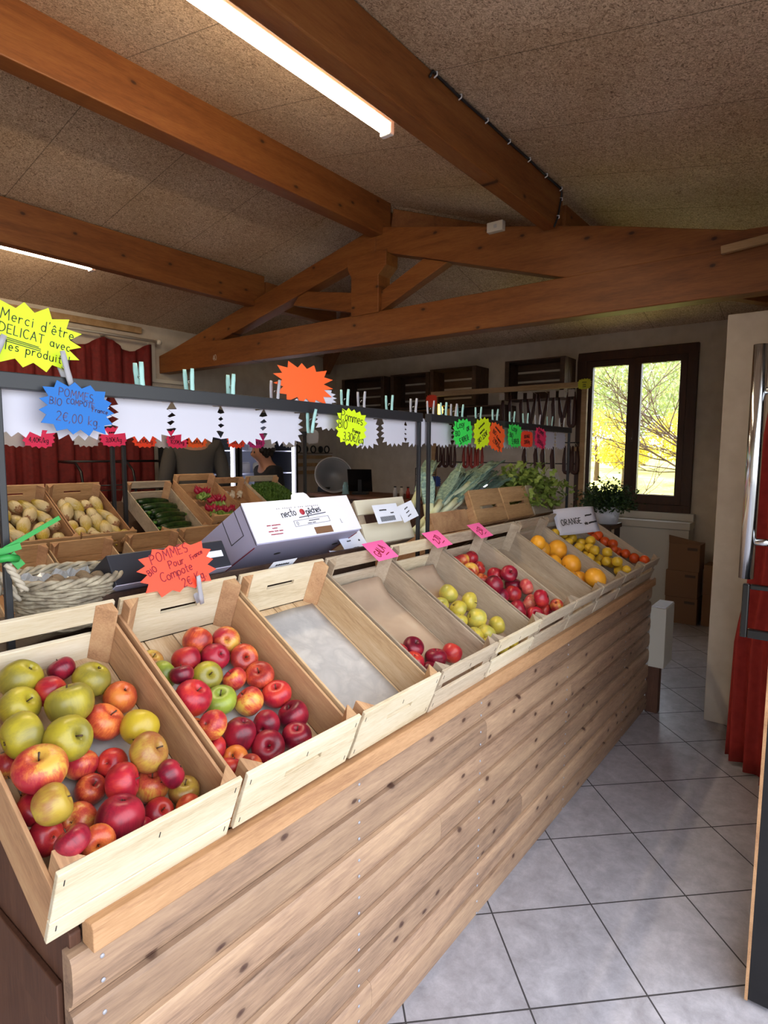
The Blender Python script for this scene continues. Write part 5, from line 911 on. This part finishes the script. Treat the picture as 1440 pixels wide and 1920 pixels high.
def person(label, loc, rz, ht, shirt, female=False, bow=0.):
    t = thing('person', label, 'person', loc, (0, 0, rz)); s_ = ht/1.76
    V = []; E = []; Rr = []
    def v(x, y, z, r, par=None, r2=None):
        V.append((x*s_, y*s_, z*s_)); Rr.append((r*s_, (r2 or r)*s_))
        if par is not None: E.append((par, len(V)-1))
        return len(V)-1
    pe = v(0, 0, .95, .135, None, .10); wa = v(0, 0, 1.10, .125, pe, .095); ch = v(0, -.01, 1.30, .15, wa, .105); uc = v(0, -.01, 1.42, .11, ch, .08); nk = v(0, .0+bow*.2, 1.50, .052, uc); hd = v(0, .02+bow*.8, 1.585-bow*.1, .075, nk, .088); h2 = v(0, .015+bow, 1.66-bow*.2, .082, hd, .098); v(0, .01+bow, 1.72-bow*.25, .055, h2, .065)
    v(0, .125+bow*1.1, 1.605-bow*.25, .012, hd)
    for sx in (-1, 1):
        sh = v(sx*.165, -.01, 1.43, .062, uc); el = v(sx*.235, -.03, 1.14, .043, sh); wr = v(sx*.20, .17, 1.02, .027, el); pm = v(sx*.19, .24, 1.0, .032, wr, .018)
        for k, dx in enumerate((-.027, -.009, .009, .027)): f1 = v(sx*.19+dx, .29+(.004 if k in (1, 2) else -.004), .99, .0085, pm); v(sx*.19+dx, .32, .965, .007, f1)
        th_ = v(sx*.155, .235, .995, .009, pm); v(sx*.14, .265, .985, .008, th_)
        hp = v(sx*.09, 0, .88, .09, pe); kn = v(sx*.10, .02, .50, .058, hp); an = v(sx*.10, -.02, .09, .038, kn); v(sx*.11, .12, .035, .035, an)
    def skinmesh(Vx, Ex, Rx, name, m_, grow=0, lvl=2):
        me = bpy.data.meshes.new(name); me.from_pydata(Vx, Ex, []); o = bpy.data.objects.new(name, me); COL.objects.link(o)
        sk = o.modifiers.new('skin', 'SKIN'); sk.use_smooth_shade = True; ss = o.modifiers.new('sub', 'SUBSURF'); ss.levels = lvl; ss.render_levels = lvl
        for i, r_ in enumerate(Rx): me.skin_vertices[0].data[i].radius = (r_[0]+grow, r_[1]+grow)
        me.skin_vertices[0].data[0].use_root = True
        bpy.context.view_layer.update(); dg = bpy.context.evaluated_depsgraph_get(); nm = bpy.data.meshes.new_from_object(o.evaluated_get(dg)); bpy.data.objects.remove(o)
        nm.materials.clear(); nm.materials.append(M[m_]); n_ = bpy.data.objects.new(name, nm); COL.objects.link(n_); n_.parent = t; return n_
    skinmesh(V, E, Rr, 'body', 'skin')
    def sub(ids, name, m_, g):
        mp_ = {i: k for k, i in enumerate(ids)}; skinmesh([V[i] for i in ids], [(mp_[a_], mp_[c_]) for a_, c_ in E if a_ in mp_ and c_ in mp_], [Rr[i] for i in ids], name, m_, g)
    A1 = 9; n_arm = 4+8+2; per_ = n_arm+4
    arms = [A1+k for k in (0, 1, 2)]+[A1+per_+k for k in (0, 1, 2)]
    sub([pe, wa, ch, uc]+arms, 'shirt', shirt, .014)
    legs = [A1+n_arm+k for k in (0, 1, 2)]+[A1+per_+n_arm+k for k in (0, 1, 2)]
    sub([pe]+legs, 'trousers', 'jeans', .012)
    for q in (0, 1): i = A1+q*per_+n_arm+2; sub([i, i+1], 'shoe', 'black', .012)
    b = MB(); c_ = Vector(V[h2]); rn_ = random.Random(4)
    for i in range(150 if female else 60):
        d = Vector((rn_.gauss(0, 1), rn_.gauss(-.35, 1), rn_.gauss(.35, 1))).normalized()
        if d.y > .35 and d.z < .45: continue
        p_ = c_+Vector((d.x*.088, d.y*.105-.01, d.z*.095))*s_; b.lathe(sph(1, 5), 7, mx=Matrix.Translation(p_) @ Matrix.Scale((.030 if female else .02)*rn_.uniform(.8, 1.2), 4))
    b.lathe([(r_*.092*s_, z_*.10*s_) for r_, z_ in sph(1, 8)], 14, mx=Matrix.Translation(c_+Vector((0, -.018, .012)))); b.build('hair', 'hair', t)
    b = MB()
    for sx in (-1, 1): b.lathe(sph(1, 5), 8, mx=Matrix.Translation(Vector(V[hd])+Vector((sx*.03, .088, .03))*s_) @ Matrix.Scale(.010, 4))
    b.build('eyes', 'black', t)
person('person in a grey top seen from behind by the left fridge', (3.08, 4.50, 0), radians(-30), 1.90, 'greyshirt')
person('dark-haired person in black bending forward by the right fridge', (3.70, 4.27, 0), radians(75), 1.63, 'blackshirt', True, .05)
# utensil rack on left wall
t = thing('utensil_rack', 'wooden utensil rack with round tools on the left wall', 'rack', (5.35, 5.68, 1.15))
b = MB()
for z in (.06, .16, .26): b.box(0, .72, -.02, 0, z, z+.045)
b.build('slats', 'lath', t)
for i, x in enumerate((.06, .2, .34, .48, .6)):
    b = MB(); b.tube([(x+.045*cos(a_*pi/8), -.035, .385+.045*sin(a_*pi/8)) for a_ in range(17)], .009, 6) if i % 2 == 0 else b.lathe([(0, 0), (.045, 0), (.045, .01), (0, .01)], 14, mx=Matrix.Translation((x, -.03, .385)) @ Matrix.Rotation(pi/2, 4, 'X')); b.build('round_tool', 'blackmetal', t)
b = MB(); b.box(0, .72, -.03, 0, .33, .338); b.build('tool_rail', 'darkwood', t)
# ================================================================== checkout counter with basin, screen, rack
t = thing('checkout_counter', 'wooden checkout counter behind the peach carton', 'counter', (4.66, 3.15, 0)); b = MB(); b.box(.04, .52, .03, 1.5, 0, 1.01); b.build('counter_body', 'endwood', t); b = MB(); b.box(0, .6, 0, 1.6, 1.01, 1.05); b.build('counter_top', 'countertop', t, .004)
b = MB(); P = [(0, 0), (.13, 0), (.14, .01), (.185, .17), (.20, .172), (.20, .178), (.178, .178), (.13, .015), (0, .012)]
o = b.build.__self__; b.lathe(P, 32); o = b.build('grey_basin', 'greybasin'); tag(o, 'large grey plastic basin tilted up on the checkout counter', 'basin'); o.location = (4.93, 4.60, 1.19); o.rotation_euler = Vector((-.62, -.72, .35)).to_track_quat('Z', 'Y').to_euler()
b = MB(); b.tube([(.203*cos(i*pi/20), .203*sin(i*pi/20), .176) for i in range(41)], .007, 6, caps=False); b.build('rim', 'greycard', o)
t = thing('scale_stand', 'dark scale behind the grey basin', 'scale', (4.95, 4.68, 1.05)); b = MB(); b.box(-.12, .14, -.1, .05, 0, .06); b.build('scale_body', 'blackmetal', t, .005)
t = thing('checkout_screen', 'dark checkout screen tilted back beside the basin', 'screen', (4.88, 4.13, 1.05), (0, 0, radians(-62))); b = MB(); b.prism([(-.02, .03), (-.005, .03), (-.075, .27), (-.09, .27)], -.13, .13, plane='yz'); b.build('screen_panel', 'blackgloss', t, .003); b = MB(); b.box(-.08, .08, -.09, .06, 0, .025); b.box(-.02, .02, -.06, -.03, .02, .16); b.build('stand', 'blackmetal', t, .003)
b = MB(); vs = [];
for j in range(9):
    for i in range(16): a_ = 2*pi*i/16; r_ = (.045*(1-.5*(j/8)))*(1+.25*sin(i*2.5+j)); vs.append((r_*cos(a_), r_*.7*sin(a_), .13*j/8))
b.add(vs, [(j*16+i, j*16+(i+1) % 16, (j+1)*16+(i+1) % 16, (j+1)*16+i) for j in range(8) for i in range(16)]+[tuple(range(15, -1, -1)), tuple(range(128, 144))], 0, True); o = b.build('towel', 'towel'); o.location = (4.78, 4.26, 1.05); tag(o, 'pale blue crumpled towel between basin and screen', 'towel')
t = thing('wire_rack', 'black wire grid rack near the double posts', 'rack', (4.72, 3.19, 1.05), (0, 0, radians(-75))); b = MB()
for i in range(5): b.tube([(-.10+.05*i, 0, 0), (-.10+.05*i, 0, .30)], .004, 5)
for i in range(6): b.tube([(-.10, 0, .06*i), (.10, 0, .06*i)], .004, 5)
for i in (0, 4): b.tube([(-.10+.05*i, 0, 0), (-.10+.05*i, .12, 0)], .004, 5)
b.build('wire_grid', 'blackmetal', t)
for i, y in enumerate((3.42, 3.50, 3.58)):
    b = MB(); b.lathe([(0, 0), (.02, 0), (.022, .06), (.012, .08), (.012, .10), (0, .10)], 12); o = b.build('small_jar', ['redpepper', 'offwhite', 'greycard'][i]); o.location = (4.76, y, 1.05); tag(o, ['small red jar', 'small pale jar', 'small grey jar'][i]+' on the checkout counter near wire rack', 'jar', 'small jars on the checkout counter'); q = MB(); q.lathe([(0, .1005), (.014, .1005), (.014, .112), (0, .112)], 12); q.build('lid', 'black', o)
# ================================================================== far wall: crate shelves, sausage stand, cooler
def wallcrate(y0, y1, z0, z1, label, d=.30):
    t = thing('wall_crate', label, 'crate shelf', (6.195-d, y0, z0), group='dark wooden crates hung on the far wall'); W, H = y1-y0, z1-z0
    b = MB()
    for i in range(3): b.box(d*i/3+.002, d*(i+1)/3-.004, 0, .014, 0, H)
    b.build('side_boards', 'darkwood', t)
    b = MB()
    for i in range(3): b.box(d*i/3+.002, d*(i+1)/3-.004, W-.014, W, 0, H)
    b.build('side_boards', 'darkwood', t)
    for z in (0, H-.012):
        b = MB()
        for i in range(3): b.box(d*i/3+.002, d*(i+1)/3-.004, .0145, W-.0145, z, z+.012)
        b.build('top_boards' if z else 'bottom_boards', 'darkwood', t)
    b = MB()
    for i in range(4): b.box(d-.012, d, .015, W-.015, .02+H*i/4, H*(i+1)/4-.004)
    b.build('back_slats', 'darkwood', t)
    for yy in (.0145, W-.0495):
        b = MB(); b.prism([(.001, yy), (.04, yy), (.001, yy+.035)] if yy < .1 else [(.001, yy), (.04, yy+.035), (.001, yy+.035)], .013, H-.013, plane='xy'); b.build('corner_post', 'darkwood', t)
wallcrate(4.62, 5.32, 2.00, 2.44, 'leftmost dark crate shelf near the room corner'); wallcrate(3.95, 4.52, 2.03, 2.44, 'dark crate shelf second from left, joined to another'); wallcrate(3.33, 3.94, 2.03, 2.46, 'dark crate shelf third from left above the wooden batten'); wallcrate(2.32, 2.98, 2.06, 2.47, 'dark crate shelf beside the window frame'); wallcrate(2.98, 3.62, 1.62, 2.02, 'lower dark crate shelf between the upper ones'); wallcrate(3.66, 4.3, 1.62, 2.0, 'lower left dark crate shelf with warm glowing lamp')
b = MB(); b.lathe([(0, 0), (.05, 0), (.075, .03), (.05, .06), (0, .07)], 18, mx=Matrix.Rotation(-pi/2, 4, 'Y')); o = b.build('round_lamp', 'lampglow'); o.location = (5.86, 3.78, 1.98); tag(o, 'round warm yellow lamp glowing in front of wall crates', 'lamp'); q = MB(); q.box(.002, .03, -.02, .02, -.02, .02); q.build('lamp_holder', 'black', o)
SX = 5.55
t = thing('sausage_stand', 'pale wooden stand with hanging sausages left of window', 'stand', (SX, 1.96, 0))
b = MB(); b.box(-.02, .02, 0, 1.72, 2.11, 2.16); b.build('top_rail', 'lath', t, .003)
b = MB(); b.box(-.02, .02, .0, .05, 0, 2.108); b.build('post', 'lath', t, .003); b = MB(); b.box(-.02, .02, 1.65, 1.70, 0, 2.108); b.build('post', 'lath', t, .003)
b = MB(); b.box(-.0195, .0195, .051, .13, 1.52, 1.56); b.build('short_rail', 'lath', t, .003)
b = MB(); b.box(.021, .028, .03, .075, .9, 2.1); b.build('dark_strip', 'windowwood', t)
for z in (1.60, 1.40): b = MB(); b.tube([(-.0, .051, z), (0, 1.649, z)], .006, 6); b.build('hanging_rod', 'blackmetal', t)
def sausage(y, ztop, L, kind, label, m_='sausage', r=.017, tagp=False):
    t = thing('sausage', label, 'sausage', (SX-.03, y, ztop), group='sausages hanging on the stand')
    b = MB(); zz = -.03
    if kind == 'U':
        pts = [(0, -.022, zz), (0, -.027, zz-L*.5)]+[(0, .027*sin(a_), zz-L*.85-.03*cos(a_)) for a_ in (-1.2, -.6, 0, .6, 1.2)]+[(0, .027, zz-L*.5), (0, .022, zz)]
    elif kind == 'V': pts = [(0, -.05, zz), (0, -.03, zz-L*.5), (0, 0, zz-L), (0, .02, zz-L*.6), (0, .045, zz)]
    else: pts = [(0, 0, zz), (0, .006, zz-L*.3), (0, -.004, zz-L*.7), (0, .004, zz-L)]
    n_ = len(pts); b.tube(pts, [r*(.45 if i in (0, n_-1) else 1) for i in range(n_)], 8); b.build('casing', m_, t)
    b = MB(); b.tube([(0, 0, .0), (0, pts[0][1], zz)], .0018, 4); b.build('string', 'rope', t)
    if tagp: b = MB(); b.box(-.032, -.03, -.03, .03, -.075, -.01); b.build('paper_tag', 'tagpaper', t)
for i, (y, k_, L) in enumerate(((2.80, 'I', .34), (2.72, 'I', .30), (2.60, 'I', .32), (2.50, 'V', .30), (2.38, 'V', .32), (2.27, 'I', .36), (2.18, 'V', .32), (2.09, 'U', .34))):
    sausage(y, 2.10, L, k_, f'dark sausage under the top batten, {ORD[i]} from the left', tagp=i in (0, 2, 3, 5, 6, 7), r=.02)
for i, y in enumerate((3.56, 3.47, 3.38, 3.22, 3.13, 3.05)): sausage(y, 1.598, .22, 'U', f'looped sausage on the middle rod, {ORD[i]} from the left', 'sausage' if i < 3 else 'sausagered')
for i, (y, L) in enumerate(((2.55, .34), (2.43, .28), (2.36, .28), (2.26, .34))): sausage(y, 1.598, L, 'I', f'thick black sausage behind the celery, {ORD[i]} from the left', 'sausage', .026)
for i, y in enumerate((2.12, 2.045)): sausage(y, 1.598, .26, 'U', f'looped dark sausage next to stand post, {["left", "right"][i]} one', 'sausage', .02)
star(2.0, 0, .13, .10, 0, 'neonyellow2', 'dim yellow star sign at the right end of sausage batten', 16, .15, 0, [('~~~~~~', 0, .012, .014, 0, .1), ('~~~~', 0, -.008, .014, 0, .1), ('2,50€', 0, -.03, .014, 0, .1)], yaw=-90, cat='sign', th=.002).location = (SX-.035, 1.98, 2.135)
star(0, 0, .16, .15, 0, 'neonred', 'red star card at the left end of sausage batten', 20, .2, 0, yaw=-90, cat='sign').location = (SX-.035, 3.66, 2.06)
t = thing('cooler_cabinet', 'low glass-topped cooler under the hanging sausages', 'cooler', (5.0, 2.12, 0)); b = MB(); b.box(0, .5, 0, 1.0, 0, .95); b.build('cooler_body', 'offwhite', t, .006)
b = MB(); b.box(.002, .498, .002, .998, .952, 1.12); b.build('glass_box', 'glass', t)
b = MB(); b.tube([(.35, .62, 1.17), (.35, .92, 1.17)], .012, 8); b.box(.34, .36, .6, .612, 1.12, 1.18); b.box(.34, .36, .93, .942, 1.12, 1.18); b.build('light_strip', 'led', t)  # glowing tube put in place of the strip of light reflected on the cooler glass
b = MB(); b.box(-.001, .02, -.001, 1.001, 1.121, 1.138); b.box(.48, .501, -.001, 1.001, 1.121, 1.138); b.box(.02, .48, -.001, .02, 1.121, 1.138); b.box(.02, .48, .98, 1.001, 1.121, 1.138); b.build('top_frame', 'blackmetal', t)
for i in range(5):
    b = MB(); b.box(-.002, .0, -.045, .045, -.02, .02); o = b.build('price_tag', 'label'); o.location = (SX-.02, 3.50-.13*i, 1.36); tag(o, f'white price tag under the looped sausages, {ORD[i]} from the left', 'price tag', 'price tags on the lower rod'); q = MB(); q.box(.0, .002, -.003, .003, .02, .036); q.build('clip', 'black', o)
# ================================================================== under the window
t = thing('low_cabinet', 'low white cabinet with lid standing under the window', 'cabinet', (5.97, 1.12, 0)); b = MB(); b.box(0.02, .22, 0.01, .66, .0, .80); b.build('cabinet_body', 'white2', t, .004); b = MB(); b.box(0, .22, 0, .68, .802, .87); b.build('lid', 'white2', t, .006)
b = MB(); b.box(6.10, 6.19, 1.12, 1.95, .872, .94); tag(b.build('white_board', 'white2', None, .003), 'white board lying on the low cabinet below window', 'board')
def cbox(x, y, z, w_, d, h, label, open_=False):
    t = thing('cardboard_box', label, 'box', (x, y, z), group='brown cardboard boxes under the window'); b = MB(); b.box(0, d, 0, w_, 0, h); b.build('box_body', 'cardboard', t, .003)
    b = MB(); b.box(-.0008, -.0001, .02, w_*.4, h*.78, h*.88); b.build('printed_mark', 'darkwood', t)
    if open_:
        b = MB(); b.hexa([(-.0, 0, h+.001), (.0, w_, h+.001), (.004, w_, h+.001), (.004, 0, h+.001), (-.02, 0, h+.03), (-.02, w_, h+.075), (-.016, w_, h+.075), (-.016, 0, h+.03)]); b.build('open_flap', 'cardboard', t)
cbox(5.70, .98, .0, .26, .22, .235, 'bottom brown cardboard box of the stack under window'); cbox(5.70, .985, .236, .26, .22, .235, 'middle brown cardboard box of the stack under window'); cbox(5.70, .98, .472, .25, .22, .24, 'top brown cardboard box with open flap in stack', True)
cbox(5.74, .70, 0, .25, .22, .28, 'lower brown cardboard box beside the partition wall'); cbox(5.74, .70, .281, .25, .22, .26, 'upper brown cardboard box beside the partition wall')
